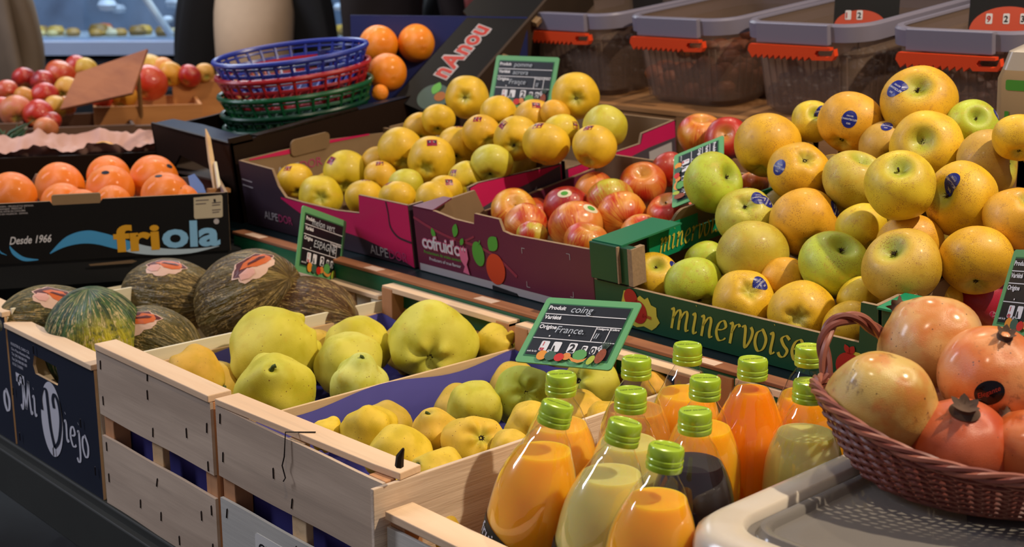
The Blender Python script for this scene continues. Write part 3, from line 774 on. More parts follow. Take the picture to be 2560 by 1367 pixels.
MB().prism([(0, .0), (W_, .0), (W_, H_), (0, H_)], lambda u, v: (u, D_, v), lambda u, v: (u, D_ - .006, v)).build('back_panel', m_dkcard, BK, smooth=False)
MB().prism([(0, 0), (W_, -.0), (W_, .05), (.10, .06), (.0, .05)], lambda u, v: (u, v, H_ - .002 - .012 * u / W_), lambda u, v: (u, v, H_ - .006 - .012 * u / W_)).build('top_fold', m_dkshine, BK, smooth=False)
MB().prism([(0.06, 0), (.30, 0), (.30, .02), (.06, .02)], lambda u, v: (W_ - v * 1.1, u, H_ - .009 + (u - .06) * .03), lambda u, v: (W_ - v * 1.1, u, H_ - .012 + (u - .06) * .03)).build('top_fold', m_dkcard, BK, smooth=False)
MB().prism([(0.30, 0), (.43, 0), (.43, .02), (.30, .02)], lambda u, v: (W_ - v * 1.1, u, H_ - .003), lambda u, v: (W_ - v * 1.1, u, H_ - .006)).build('top_fold', m_dkshine, BK, smooth=False)
MB().box(.006, W_ - .006, .006, D_ - .006, .07, .074).build('inner_shelf', m_dkin, BK, smooth=False)

# ------------------------------------------------------------ baskets
def oval_basket(nm, label, loc, rot, mat, a=.157, b=.106, h=.060, group='stacked plastic baskets'):
    r = empty(nm, loc, rot, label=label, cat='basket', group=group)
    def lev(t, k=64, da=0.0):     # t 0 bottom, 1 top
        s = .80 + .20 * t ** .8
        return [((a * s + da) * math.cos(2 * PI * i / k), (b * s + da) * math.sin(2 * PI * i / k), h * t) for i in range(k)]
    MB().tube(lev(1), .0055, 8, True).build('rim', mat, r)
    M_ = MB()
    for t in (.0, .30, .34, .58, .62, .84): M_.tube(lev(t), .0026, 5, True)
    for i in range(30):
        an = 2 * PI * i / 30; L = []
        for t in (0, .25, .5, .75, 1.0):
            s = .80 + .20 * t ** .8; L.append((a * s * math.cos(an), b * s * math.sin(an), h * t))
        M_.tube(L, .0036, 5)
    M_.build('lattice_side', mat, r)
    B = MB(); B.tube([(x, y, .0) for x, y, z in lev(0)], .003, 5, True)
    for i in range(-6, 7):
        x = a * .8 * i / 7; yy = b * .8 * math.sqrt(max(0, 1 - (i / 7) ** 2)); B.tube([(x, -yy, 0), (x, yy, 0)], .002, 4)
    for i in range(-5, 6):
        y = b * .8 * i / 6; xx = a * .8 * math.sqrt(max(0, 1 - (i / 6) ** 2)); B.tube([(-xx, y, 0), (xx, y, 0)], .002, 4)
    B.build('lattice_base', mat, r)
    return r
m_pb = plain('blue_plastic', '22318c', .3, .05, 5); m_pr = plain('red_plastic', '9c1b22', .3, .05, 5)
m_pg = plain('green_plastic', '0b4d2a', .3, .05, 5); m_pg2 = plain('dark_green_plastic', '073a24', .3, .05, 5)
yaw_i = math.atan2(RT.y, RT.x)
base = [((735, 128), m_pb, 'blue oval plastic basket on top of the basket stack'), ((742, 168), m_pr, 'red oval plastic basket, second in the basket stack'),
        ((748, 214), m_pg, 'green oval plastic basket directly under the red one'), ((752, 258), m_pg2, 'dark green plastic basket, second from the bottom of the basket stack'),
        ((755, 292), m_pg2, 'dark green plastic basket at the bottom of the basket stack, in the dark carton')]
for i, ((px, py), m, lab) in enumerate(base):
    c = at(px, py, 2.70 + i * .002) - Vector((0, 0, .062))
    M = Matrix.Rotation(yaw_i, 4, 'Z') @ Matrix.Rotation(math.radians(-6.5), 4, 'Y') @ Matrix.Rotation(math.radians(7.5), 4, 'X')
    bk_ = oval_basket('plastic_basket', lab, c + (FH * .012 * max(0, i - 2) - RT * .006 * max(0, i - 2)), M.to_euler(), m)
    bk_.scale = (1, 1, 1) if i < 3 else (.96 - .03 * (i - 3),) * 3

# ------------------------------------------------------------ leaning black carton (nanou)
o0 = at(1085, 268, 2.70); e1 = (at(1323, -2, 2.84) - o0).normalized()
e3 = (-FW * .88 + (RT * -.75 + UP * .66) * .45).normalized(); e3 = (e3 - e1 * e3.dot(e1)).normalized(); e2 = e3.cross(e1)   # e2 up-left
M = Matrix((e1, e2, e3)).transposed().to_4x4(); M.translation = o0
m_nb = plain('black_carton_print', '0d0b0c', .6, .2, 15, .2)
NB = empty('leaning_carton', label='black carton with red lettering leaning over beside the plastic baskets', cat='carton'); NB.matrix_world = M
L_, H2, T2 = .52, .092, .14      # length, height, depth
MB().box(-.02, L_, -.03, H2, -.005, 0).build('front_panel', m_nb, NB, smooth=False)
MB().box(-.02, L_, -.036, -.03, -T2 * 2, 0).build('base_panel', plain('brown_carton_base', '3b2a1b', .8, .3, 20), NB, smooth=False)
MB().box(L_ - .005, L_, -.03, H2, -T2 * 2, -.006).build('end_panel', m_nb, NB, smooth=False)
MB().box(-.02, -.015, -.03, H2, -T2, -.006).build('end_panel', m_nb, NB, smooth=False)
MB().prism([(.245, H2), (.255, H2 + .02), (.32, H2 + .02), (.335, H2)], lambda u, v: (u, v, -.006), lambda u, v: (u, v, 0)).build('top_tab', m_nb, NB, smooth=False)
MB().box(.02, L_, H2 - .006, H2, -.03, -.005).build('top_fold', plain('dark_red_fold', '240f0c', .4, .2), NB, smooth=False)
BP = lambda k: (lambda u, v: (u, v, .0007 * k))
x = .072
for ch in 'nAnou':
    for k, (off, m) in enumerate(((.085, m_palegrey), (.03, m_redp))):
        g = text2d(ch, .058, off, 0); flat(NB, 'lettering', ([(a * .95 + x + (0.0 if k == 0 else .003), b * 1.0 + .026) for a, b in g[0]], g[1]), BP(k + 1), m)
    x += text2d(ch, .058, .03)[2] * .95 + .004
flat(NB, 'round_emblem', poly_geo(ell(.022, .018, .036, .034, 30)), BP(1), plain('grey_green_print', '3f5450', .6))
flat(NB, 'leaf_print', leaf(.027, .023, .035, .010, .2), BP(2), m_leafg)
flat(NB, 'orange_print', poly_geo(ell(.029, .006, .013, .012, 20)), BP(2), plain('dull_orange_print', '9a5a22', .6))
MB().box(.30, .318, -.05, -.037, -.02, -.008).build('base_flap', m_kraft, NB, smooth=False)
MB().box(.18, .195, -.05, -.037, -.02, -.008).build('base_flap', m_kraft, NB, smooth=False)
kb = MB().box(.05, .22, -.10, -.04, -.16, -.15).build('card_sheet', plain('brown_carton_base', '3b2a1b'), NB, smooth=False)
# blue crate of oranges behind
bc = empty('orange_crate', cw(-.40, 2.78, 1.03), (0, 0, yaw_i - .25), label='dark blue tray of loose oranges behind the plastic baskets', cat='crate')
m_bt = plain('dark_blue_card', '232a5e', .5, .1)
MB().box(0, .40, .18, .186, 0, .245).build('back_panel', m_bt, bc, smooth=False)
MB().box(0, .40, 0, .18, 0, .01).build('base', m_bt, bc, smooth=False)
MB().box(-.005, 0, 0, .186, 0, .18).build('side_panel', m_bt, bc, smooth=False)

# ============================================================ friola carton
FA = math.radians(17)
fe = (RT * math.cos(FA) + FH * math.sin(FA)).normalized()
yaw_f = math.atan2(fe.y, fe.x)
FRt = at(569, 481, 2.35)
FW_, FD_, FHt = .58, .30, .105
f0 = FRt - fe * FW_ - Vector((0, 0, FHt))
FR = carton('citrus_carton', 'black carton with gold and blue lettering and a blue wave, full of oranges', f0, FW_, FD_, FHt, m_nb, inner=plain('mauve_card', '8a7470', .8, .1),
    front=[(0, 0), (FW_, 0), (FW_, FHt), (.367, FHt), (.362, FHt - .007), (.285, FHt - .007), (.28, FHt), (0, FHt)],
    back=[(0, 0), (FW_, 0), (FW_, .088), (.33, .09), (.322, .108), (.245, .108), (.235, .09), (0, .09)], rot=(0, 0, yaw_f))
MB().prism(rrect(.283, .364, FHt - .008, FHt + .010, .004), lambda u, v: (u, .002, v), lambda u, v: (u, .009, v)).build('hand_tab', m_kraft, FR, smooth=False)
def ff(px, py):      # face coordinates of a photo pixel
    n = Vector((fe.y, -fe.x, 0)); r = ray(px, py); t = (f0 - CAM).dot(n) / r.dot(n); p = CAM + r * t - f0
    return (p.dot(fe), p.z)
def ffs(L): return [ff(*p) for p in L]
m_wv = plain('blue_wave_print', '3f8fc4', .5, .05); m_wv2 = plain('pale_blue_wave_print', 'a9bccb', .5, .05)
m_fg = plain('golden_letter_print', 'c8921c', .5, .04); m_fb = plain('sky_letter_print', '7fb2d8', .5, .08, 200)
wt = spline(ffs([(124, 633), (165, 592), (215, 576), (262, 583), (320, 601), (370, 615), (430, 622), (500, 620), (548, 614)]), 6)
wb = spline(ffs([(126, 634), (160, 618), (200, 609), (240, 610), (290, 622), (340, 633), (400, 637), (480, 632), (548, 615)]), 6)
nW = 28
flat(FR, 'wave_print', strip_geo(wt[:nW], wb[:nW]), F1, m_wv)
flat(FR, 'wave_print', strip_geo(wt[nW - 1:], wb[nW - 1:]), F1, m_wv2)
flat(FR, 'wave_print', strip_geo(spline(ffs([(24, 613), (35, 625), (60, 642), (96, 648)])), spline(ffs([(24, 620), (34, 638), (60, 652), (96, 650)]))), F1, m_wv)
flat(FR, 'wave_print', strip_geo(ffs([(-8, 615), (3, 630), (17, 637)]), ffs([(-8, 622), (3, 634), (17, 638)])), F1, m_wv)
def fit(word, p0, p1, hpx, mat, nm, bold=.0, shear=0.0, fn=F2):
    a = ff(*p0); b = ff(*p1); L = math.hypot(b[0] - a[0], b[1] - a[1])
    g = text2d(word, 1, bold, shear); s = L / g[2]; hs = (hpx * 2.35 / 3300) / .72
    ca, sa = (b[0] - a[0]) / L, (b[1] - a[1]) / L
    return flat(FR, nm, ([(a[0] + u * s * ca - v * hs * sa, a[1] + u * s * sa + v * hs * ca) for u, v in g[0]], g[1]), fn, mat)
fit('fri', (286, 628), (401, 620), 64, m_fg, 'lettering', .035)
fit('ola', (406, 617), (551, 610), 64, m_fb, 'lettering', .035)
fit('Desde 1966', (24, 611), (130, 604), 19, m_white, 'lettering', .012, .35)
flat(FR, 'registered_mark', poly_geo([ff(541 + 7 * math.cos(t), 553 + 7 * math.sin(t)) for t in [2 * PI * k / 14 for k in range(14)]]), F1, m_palegrey)
lab = poly_geo([ff(484, 494), ff(553, 487), ff(556, 491), ff(557, 540), ff(553, 543), ff(488, 547), ff(485, 543)])
flat(FR, 'paper_label', lab, F1, plain('cream_label', 'b3a78f', .6, .05))
for i, (a, b, c) in enumerate(((489, 500, 522), (489, 509, 515), (530, 506, 552), (530, 512, 550), (530, 524, 552), (531, 530, 548))):
    flat(FR, 'label_line', poly_geo([ff(a, b), ff(c, b - 2), ff(c, b), ff(a, b + 2)]), F2, m_dgrey)
fit('1', (535, 505), (540, 504), 8, m_ink, 'digit', .02)
for i, (s, x1) in enumerate((('ORIGEN - PRODUCTO ESPANA', 84), ('NARANJAS  FRESCAS  1', 62), ('LAVAR ANTES DE CONSUMIR', 64), ('PESO EN VALENCIA - ESPANA', 70))):
    fit(s, (-10, 519 + i * 6.3), (x1, 515 + i * 6.3), 4, m_palegrey, 'small_print', .01)
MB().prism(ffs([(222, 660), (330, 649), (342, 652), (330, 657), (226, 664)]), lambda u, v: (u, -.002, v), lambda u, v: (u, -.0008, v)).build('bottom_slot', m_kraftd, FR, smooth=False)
# dark plinth under it, with the pale edge strip
PL = empty('display_plinth', f0 - Vector((0, 0, .0)), (0, 0, yaw_f), label='black plinth board under the black orange carton, behind the melons', cat='board')
MB().box(-.3, .60, .006, .42, -.045, -.001).build('plinth_block', m_black, PL, smooth=False)
MB().box(-.3, .165, -.004, .005, -.049, -.0455).build('edge_strip', m_brownedge, PL, smooth=False)
MB().box(.1, .5, .30, .4, -.21, -.046).build('plinth_foot', m_black, PL, smooth=False)
# splintered wood laths standing up, and a blue scrap
sp = empty('wood_laths', at(535, 478, 2.44), label='two splintered wooden laths standing up behind the black orange carton corner', cat='wood lath')
MB().tube([at(540, 475, 2.44) - sp.location, at(528, 400, 2.46) - sp.location, at(520, 345, 2.47) - sp.location, at(514, 322, 2.475) - sp.location], [.005, .006, .005, .001], 4).build('lath', m_side_y, sp, smooth=False)
MB().tube([at(548, 470, 2.43) - sp.location, at(538, 405, 2.45) - sp.location], [.004, .003], 4).build('lath', m_cream_y, sp, smooth=False)
lp = sp.location
MB().tube([at(520, 478, 2.42) - lp, at(572, 476, 2.46) - lp], .006, 5).build('foot_piece', m_hon, sp, smooth=False)
bs = MB(); G_ = [(478, 482), (470, 440), (486, 434), (508, 462), (515, 482)]
bs.prism([(0, 0)] and [(p[0], p[1]) for p in G_], lambda u, v: tuple(at(u, v, 2.42)), lambda u, v: tuple(at(u, v, 2.425)))
o = bs.build('blue_paper_scrap', plain('light_blue_paper', '6f93d6', .5, .1), smooth=False); tagp(o, 'light blue paper corner sticking up behind the oranges in the black orange carton', 'paper')

# ============================================================ apple stand farther back
yb = yaw_f
def bgbox(nm, label, cat, px, py, d, w_, dd, h, mat, rz=0.0, wall=.008, group=None, hf=None):
    """open wooden box whose front top left corner is at the given place"""
    p = at(px, py, d); r = empty(nm, p - Vector((0, 0, h)), (0, 0, yb + rz), label=label, cat=cat, group=group)
    box('front_board', 0, w_, 0, wall, 0, hf or h, mat, r); box('back_board', 0, w_, dd - wall, dd, 0, h, mat, r)
    box('side_board', 0, wall, wall, dd - wall, 0, h, mat, r); box('side_board', w_ - wall, w_, wall, dd - wall, 0, h, mat, r)
    box('base_board', 0, w_, wall, dd, 0, .006, mat, r); return r
m_obox = wood('orange_box_wood', 'b0733f', 'c5864c', 'x', .7, .3)
m_brbox = plain('brown_stand_box', '6a4a35', .7, .2)
bgbox('apple_box', 'orange-toned wooden box of apples with an angled open front, before the red apple heap', 'crate', 233, 268, 3.35, .27, .26, .085, m_obox)
bgbox('apple_box', 'orange wooden box behind the open one, holding red apples next to the plastic baskets', 'crate', 430, 205, 3.6, .25, .2, .14, m_obox, -.05)
bgbox('apple_box', 'low brown box at the foot of the red apple heap', 'crate', 60, 322, 3.2, .26, .3, .07, m_brbox, .05)
bgbox('apple_box', 'brown box edge at the end of the row of apple boxes', 'crate', -150, 315, 3.2, .19, .3, .06, m_brbox, .05)
st_ = empty('apple_stand', at(250, 345, 3.3) - Vector((0, 0, .95)), (0, 0, yb), label='dull brown stand the distant boxes of apples rest on', cat='market stall')
box('stand_top', -.9, .75, -.05, .5, .9, .935, plain('stand_brown', '5a4a3c', .8, .2), st_)
for x in (-.85, .9): box('leg', x, x + .05, 0, .05, 0, .9, m_black, st_)
fb = empty('fruit_box', at(235, 322, 3.3) - Vector((0, 0, .0)), (0, 0, yb), label='grey-brown box front below the open apple box', cat='crate')
MB().box(0, .30, -.01, .01, -.06, .005).build('front_board', m_brbox, fb, smooth=False); MB().box(0, .30, .0101, .2, -.06, -.05).build('base_board', m_brbox, fb, smooth=False)
# tilted board (back of a price board)
bp = empty('wooden_sign', at(260, 200, 3.3), label='blank reddish wooden board tilted up among the distant apples', cat='sign board')
Q4 = [(150, 272), (192, 182), (368, 122), (330, 232)]; lq = bp.location
B = MB(); A4 = [at(x, y, d) - lq for (x, y), d in zip(Q4, (3.28, 3.36, 3.30, 3.22))]
nn = (A4[1] - A4[0]).cross(A4[3] - A4[0]).normalized() * .006
B.add(A4 + [p + nn for p in A4], [(0, 1, 2, 3), (7, 6, 5, 4), (0, 4, 5, 1), (1, 5, 6, 2), (2, 6, 7, 3), (3, 7, 4, 0)]); B.build('board', wood('reddish_board', '8a5236', 'a2643f', 'x', .6, .3), bp, smooth=False)
stv = at(350, 240, 3.4) - lq
MB().tube([stv + Vector((0, 0, -.1)), at(345, 180, 3.32) - lq], .006, 6).build('support_stick', m_hon, bp)
# pink paper lined tray behind the oranges
pt = empty('lined_tray', at(215, 412, 2.72), (0, 0, yb), label='tray lined with crumpled pink paper behind the orange carton', cat='tray')
B = MB(); n1, n2 = 90, 24; vs = []; fs = []
for j in range(n2):
    for i in range(n1):
        u = -.28 + .50 * i / (n1 - 1); t = j / (n2 - 1)
        ed = math.sin(PI * t) ; hgt = .035 - .06 * ed + .016 * noise.noise(Vector((u * 16, t * 5, 0))) + .012 * noise.noise(Vector((u * 55, t * 14, 3)))
        if i < 4 or i > n1 - 5: hgt += .01
        vs.append((u + .01 * noise.noise(Vector((u * 30, t * 9, 7))), .02 + .24 * t, hgt))
for j in range(n2 - 1):
    for i in range(n1 - 1): k = j * n1 + i; fs.append((k, k + 1, k + n1 + 1, k + n1))
B.add(vs, fs); o = B.build('crumpled_paper', plain('pink_crumpled_paper', 'c49a8c', .8, .15, 20, .4), pt, angle=80)
box('front_board', -.28, .22, .008, .014, -.06, .02, m_dkcard, pt); box('base_board', -.28, .22, .014, .26, -.065, -.058, m_dkcard, pt)
# spiky green leaves
lv = empty('leafy_plant', at(25, 395, 2.95), label='clump of thin dark green leaves beside the distant apples', cat='plant')
gl = plain('leaf_dark_green', '3c5a3a', .6, .3)
R2 = random.Random(3)
for k in range(14):
    a = at(R2.uniform(-15, 45), R2.uniform(375, 400), 2.95) - lv.location; b = at(R2.uniform(-30, 85), R2.uniform(295, 345), 2.95 + R2.uniform(-.05, .08)) - lv.location
    m_ = (a + b) / 2 + Vector((0, 0, .01))
    MB().tube([a, m_, b], [.005, .004, .0008], 4).build('leaf', gl, lv)

# ------------------------------------------------------------ glass counter far behind
cy = math.atan2(RT.y, RT.x) + .05
ct = empty('display_counter', cw(-2.3, 5.5, 0), (0, 0, cy), label='long refrigerated glass counter of seafood trays across the aisle', cat='counter')
m_cg = plain('counter_grey', '3c3f4c', .5, .2, 4); m_sil = plain('silver_ledge', 'a9b4cf', .3, .1, metal=.3)
box('lower_panel', 0, 2.1, 0, .6, .05, .99, m_cg, ct)
box('plinth', 0, 2.1, -.03, .0, .05, .86, plain('counter_dark', '12151a', .5), ct)
box('ledge', 0, 2.1, -.05, .12, 1.005, 1.06, m_sil, ct)
box('tray_bed', 0, 2.1, .12, .6, 1.0, 1.07, plain('ice_white', 'a9bac8', .4, .3, 25), ct)
box('back_panel', 0, 2.1, .6, .62, 1.0, 1.9, plain('counter_back', '7286a0', .4, .5, 9), ct)
q = NT('counter_glass'); tr = q.n('BsdfTransparent', Color=(.9, .95, 1, 1)); gl2 = q.n('BsdfGlossy', Roughness=.05)
mx = q.t.nodes.new('ShaderNodeMixShader'); mx.inputs[0].default_value = .12; q.t.links.new(tr.outputs[0], mx.inputs[1]); q.t.links.new(gl2.outputs[0], mx.inputs[2]); q.t.links.new(mx.outputs[0], q.out.inputs[0])
MB().box(0, 2.1, .02, .028, 1.06, 1.75).build('glass_pane', q.m, ct, smooth=False)
MB().tube([(.88, .05, 1.08), (.72, .0, 1.35)], .016, 8).build('strut', plain('pale_strut', 'b9c4cc', .4), ct)
R2 = random.Random(11)
for k in range(110):
    x = R2.uniform(.25, 1.7); y = R2.uniform(.14, .54); s = R2.uniform(.022, .05)
    cname = R2.choice(['c9a23a', 'c4622c', 'd6c27a', 'b58a3a', 'cfc6a0', '8a6a2a']) if y < .33 else R2.choice(['c9d6e6', '9fb2cc', '5a6a7a', '2a3340', 'e2eaf2', '8fa0a8'])
    z = 1.07 + s * .5 + (.0 if y < .33 else R2.uniform(0, .5))
    M_ = MB(); M_.lathe([(0, -s * .6), (s * .8, -s * .5), (s, 0), (s * .7, s * .5), (0, s * .6)], 12); M_.xf(Matrix.Translation((x, y, z)))
    o = M_.build('seafood_tray' if y > .33 else 'deli_dish', plain('dish_' + cname, cname, .5, .2)); o.matrix_world = Matrix.Translation(ct.location) @ Matrix.Rotation(cy, 4, 'Z')
    if y > .33: tagp(o, 'pale or dark dish stacked at the back of the glass counter, badly blurred', 'dish', 'blurred dishes at the back of the counter')
    else: tagp(o, 'small yellow or orange portion of food along the counter front, too blurred to tell apart', 'food', 'blurred food along the counter front')
lb_ = MB(); lb_.lathe([(0, -.04), (.05, -.035), (.05, .03), (.02, .06), (0, .06)], 16); lb_.xf(Matrix.Translation(at(482, 12, 5.45)))
tagp(lb_.build('green_lamp_shade', plain('mint_plastic', '6fd08a', .5)), 'mint green round object hanging over the glass counter beside the dark coat', 'sign')

# ============================================================ people across the aisle
def skin_body(nm, verts, edges, radii, mat, parent, sub=2, rootv=0):
    me = bpy.data.meshes.new(nm); me.from_pydata(verts, edges, []); me.update()
    o = bpy.data.objects.new(nm, me); COL.objects.link(o); o.parent = parent
    md = o.modifiers.new('skin', 'SKIN'); md.use_smooth_shade = True
    s = o.modifiers.new('sub', 'SUBSURF'); s.levels = sub; s.render_levels = sub
    for i, r in enumerate(radii):
        sv = me.skin_vertices[0].data[i]; sv.radius = r if isinstance(r, tuple) else (r, r); sv.use_root = (i == rootv)
    me.materials.append(mat); return o
m_skin = plain('skin_tone', 'a8745a', .6, .1)
def person(label, r, f, yaw, top, legs, H=1.7, belly=.0, open_coat=None, build=1.0, arms_down=True, hair='2a1c14'):
    P = empty('person', cw(r, f, 0), (0, 0, yaw_i + yaw), label=label, cat='person')
    k = H / 1.7; b = build
    body = [(0, 0, .93 * k), (0, 0, 1.05 * k), (0, -belly * .5, 1.16 * k), (0, 0, 1.32 * k), (0, .01, 1.42 * k), (0, .0, 1.50 * k), (0, -.02, 1.58 * k), (0, -.02, 1.66 * k)]
    # neck and head with hands: the body
    hv = [(0, 0, 1.38 * k), (0, 0, 1.47 * k), (0, -.01, 1.53 * k), (0, -.02, 1.60 * k), (0, -.015, 1.67 * k)]
    skin_body('head_and_neck', hv, [(i, i + 1) for i in range(4)], [.06, .05, .065, (.08, .095), (.06, .07)], m_skin, P, rootv=0)
    skin_body('hair', [(0, .03, 1.55 * k), (0, .035, 1.64 * k), (0, .0, 1.70 * k)], [(0, 1), (1, 2)], [.07, .085, .07], plain('hair_' + hair, hair, .6), P)
    tv = [(0, 0, .90 * k), (0, -belly * .25, 1.0 * k), (0, -belly * .5, 1.12 * k), (0, -.01, 1.28 * k), (0, 0, 1.41 * k)]
    te = [(0, 1), (1, 2), (2, 3), (3, 4)]
    tr_ = [(.17 * b, .13 * b + belly * .3), (.165 * b, .12 * b + belly * .45), (.155 * b, .115 * b + belly * .5), (.18 * b, .12 * b), (.10 * b, .08 * b)]
    coat = open_coat or top
    skin_body('torso_clothing', tv, te, tr_, top, P)
    for s in (-1, 1):
        av = [(s * .16 * b, 0, 1.38 * k), (s * .235 * b, .01, 1.30 * k), (s * .27 * b, .02, 1.10 * k), (s * .25 * b, -.04, .88 * k)]
        skin_body('sleeve', av, [(0, 1), (1, 2), (2, 3)], [.065, .055, .048, .042], coat, P)
        hv = [(s * .25 * b, -.045, .86 * k), (s * .245 * b, -.06, .80 * k)]
        skin_body('hand', hv, [(0, 1)], [(.03, .022), (.04, .018)], m_skin, P)
        for q_ in range(4): skin_body('finger', [(s * (.225 + q_ * .016) * b, -.065, .79 * k), (s * (.225 + q_ * .016) * b, -.085, .725 * k + .008 * abs(q_ - 1.5))], [(0, 1)], [.009, .008], m_skin, P, 1)
        lv_ = [(s * .09, 0, .92 * k), (s * .10, 0, .5 * k), (s * .10, .02, .10 * k)]
        skin_body('trouser_leg', lv_, [(0, 1), (1, 2)], [.10 * b, .075, .06], legs, P)
        skin_body('shoe', [(s * .10, .03, .04), (s * .11, -.15, .035)], [(0, 1)], [.045, .04], m_black, P, 1)
        if open_coat:
            cv = [(s * .13 * b, .0, 1.38 * k), (s * .17 * b, -.02, 1.1 * k), (s * .185 * b, -.0, .85 * k), (s * .18 * b, 0, .62 * k)]
            skin_body('coat_front', cv, [(0, 1), (1, 2), (2, 3)], [(.035, .12), (.033, .14), (.036, .15), (.036, .15)], open_coat, P)
    return P
m_beige = plain('beige_knit', 'b09478', .8, .12, 30); m_bcoat = plain('black_wool', '0d0d11', .8, .2); m_brcoat = plain('dark_brown_wool', '2a1e1c', .8, .2)
m_khaki = plain('khaki_jacket', '84705a', .75, .55, 7, .6); m_redc = plain('red_pattern_cloth', '9a2c24', .7, .6, 14)  # strong noise contrast of the khaki paints the shade of cloth folds into its colour
person('person in a beige top and open black coat standing beyond the plastic baskets', -.85, 4.45, .1, m_beige, m_bcoat, 1.68, .22, m_bcoat, .86)
person('person in a dark brown coat standing beside the one with the beige top', -.47, 4.85, -.1, m_brcoat, m_bcoat, 1.75, 0, None, 1.0)
person('person with a red patterned scarf and dark coat beyond the oranges', -.10, 5.1, .2, m_redc, m_bcoat, 1.6, .05, m_bcoat, 1.0)
person('person in dark clothes beyond the leaning black carton', .42, 4.9, -.2, m_brcoat, m_bcoat, 1.7, .05, None, 1.1)
kp = person('person in a khaki jacket with big pockets and a dark strap, by the red apples', -1.75, 4.15, -.2, m_khaki, m_khaki, 1.7, .1, m_khaki, 1.0)
MB().tube([(.02, -.24, 1.45), (.10, -.26, 1.25), (.12, -.27, 1.12), (.04, -.27, 1.03), (-.12, -.25, 1.0), (-.22, -.18, 1.05)], .012, 7).build('bag_strap', m_brcoat, kp)
MB().prism(rrect(-.16, .04, .90, 1.0, .02), lambda u, v: (u, -.25, v), lambda u, v: (u, -.20, v)).build('jacket_pocket', m_khaki, kp, smooth=False)
lk = empty('storage_crate', on_z(95, 1310, 0) + Vector((.10, .10, .0)), (0, 0, .4), label='pale grey slatted plastic crate on the dark floor under the stall', cat='crate')
m_pgc = plain('pale_grey_plastic', '7f8890', .6, .1)
MB().box(-.06, .07, -.015, .015, .11, .15).build('crate_rim', m_pgc, lk, smooth=False, bevel=.004)
for i in range(4): MB().box(-.02 + i * .022, -.008 + i * .022, -.006, .006, .0, .105).build('crate_slat', m_pgc, lk, smooth=False)
MB().box(-.05, .07, .016, .20, .0, .012).build('crate_base', m_pgc, lk, smooth=False)
# ============================================================ fruit meshes (unit radius, axis = local z, stalk end up)
def fruit_mesh(nm, fn, nu=48, nv=34, wob=.02, wf=1.3, seed=0):
    vs = [None]; fs = []; R_ = Vector((seed * 7.31, seed * 3.7, seed * 1.9))
    def P(phi, th):
        r, z = fn(phi, th); p = Vector((r * math.cos(th), r * math.sin(th), z))
        return p * (1 + wob * noise.noise(p * wf + R_))
    vs = [P(0, 0)]
    for j in range(1, nv):
        t = j / nv; phi = PI * (t - .055 * math.sin(2 * PI * t) * 1.2)
        for i in range(nu): vs.append(P(phi, 2 * PI * i / nu))
    vs.append(P(PI, 0)); last = len(vs) - 1
    for i in range(nu): fs.append((0, 1 + i, 1 + (i + 1) % nu))
    for j in range(nv - 2):
        b = 1 + j * nu
        for i in range(nu): k = (i + 1) % nu; fs.append((b + i, b + nu + i, b + nu + k, b + k))
    b = 1 + (nv - 2) * nu
    for i in range(nu): fs.append((b + i, last, b + (i + 1) % nu))
    me = bpy.data.meshes.new(nm); me.from_pydata([tuple(v) for v in vs], [], fs)
    me.polygons.foreach_set('use_smooth', [True] * len(me.polygons)); me.update()
    return me
def apple_fn(ph0, lob=.02, h=.88, top=.34, tw=.30, bot=.26, bw=.30, tap=.05):
    def fn(phi, th):
        c, s = math.cos(phi), math.sin(phi)
        r = s * (1 + tap * c) * (1 + lob * math.cos(5 * th + ph0) * (.5 - .5 * c) + lob * .6 * math.cos(2 * th + ph0 * 2))
        z = h * c
        if c > 0: z -= top * math.exp(-(s / tw) ** 2) * (1 + .15 * math.cos(th + ph0))
        else: z += bot * math.exp(-(s / bw) ** 2) + .018 * math.cos(5 * th + ph0) * math.exp(-((s - .35) / .22) ** 2)
        return r, z
    return fn
def quince_fn(ph, neck=.35, lob=.06):
    def fn(phi, th):
        c, s = math.cos(phi), math.sin(phi)
        sh = 1 - neck * max(0, c) ** 1.3 * .9
        r = s * sh * (1.0 + lob * math.cos(4 * th + ph) * (1 - abs(c)) ** .6 + lob * .7 * math.cos(2 * th + ph * 1.7) + lob * .6 * math.cos(5 * th - ph) * (.5 - .5 * c))
        z = 1.0 * c + .10 * max(0, c)
        if c > .6: z -= .10 * math.exp(-(s / .16) ** 2)
        if c < 0: z += .26 * math.exp(-(s / .30) ** 2) + .07 * math.cos(5 * th + ph) * math.exp(-((s - .42) / .22) ** 2)
        return r, z
    return fn
def pom_fn(ph):
    def fn(phi, th):
        c, s = math.cos(phi), math.sin(phi)
        r = s * (1 + .018 * math.cos(6 * th + ph) + .02 * c); z = .90 * c + .10 * math.exp(-(s / .20) ** 2) * (1 if c > 0 else -.1)
        return r, z
    return fn
def melon_fn(ph):
    def fn(phi, th):
        c, s = math.cos(phi), math.sin(phi); return s * (1 + .008 * math.cos(10 * th + ph)) * (1 - .04 * c), 1.38 * c
    return fn
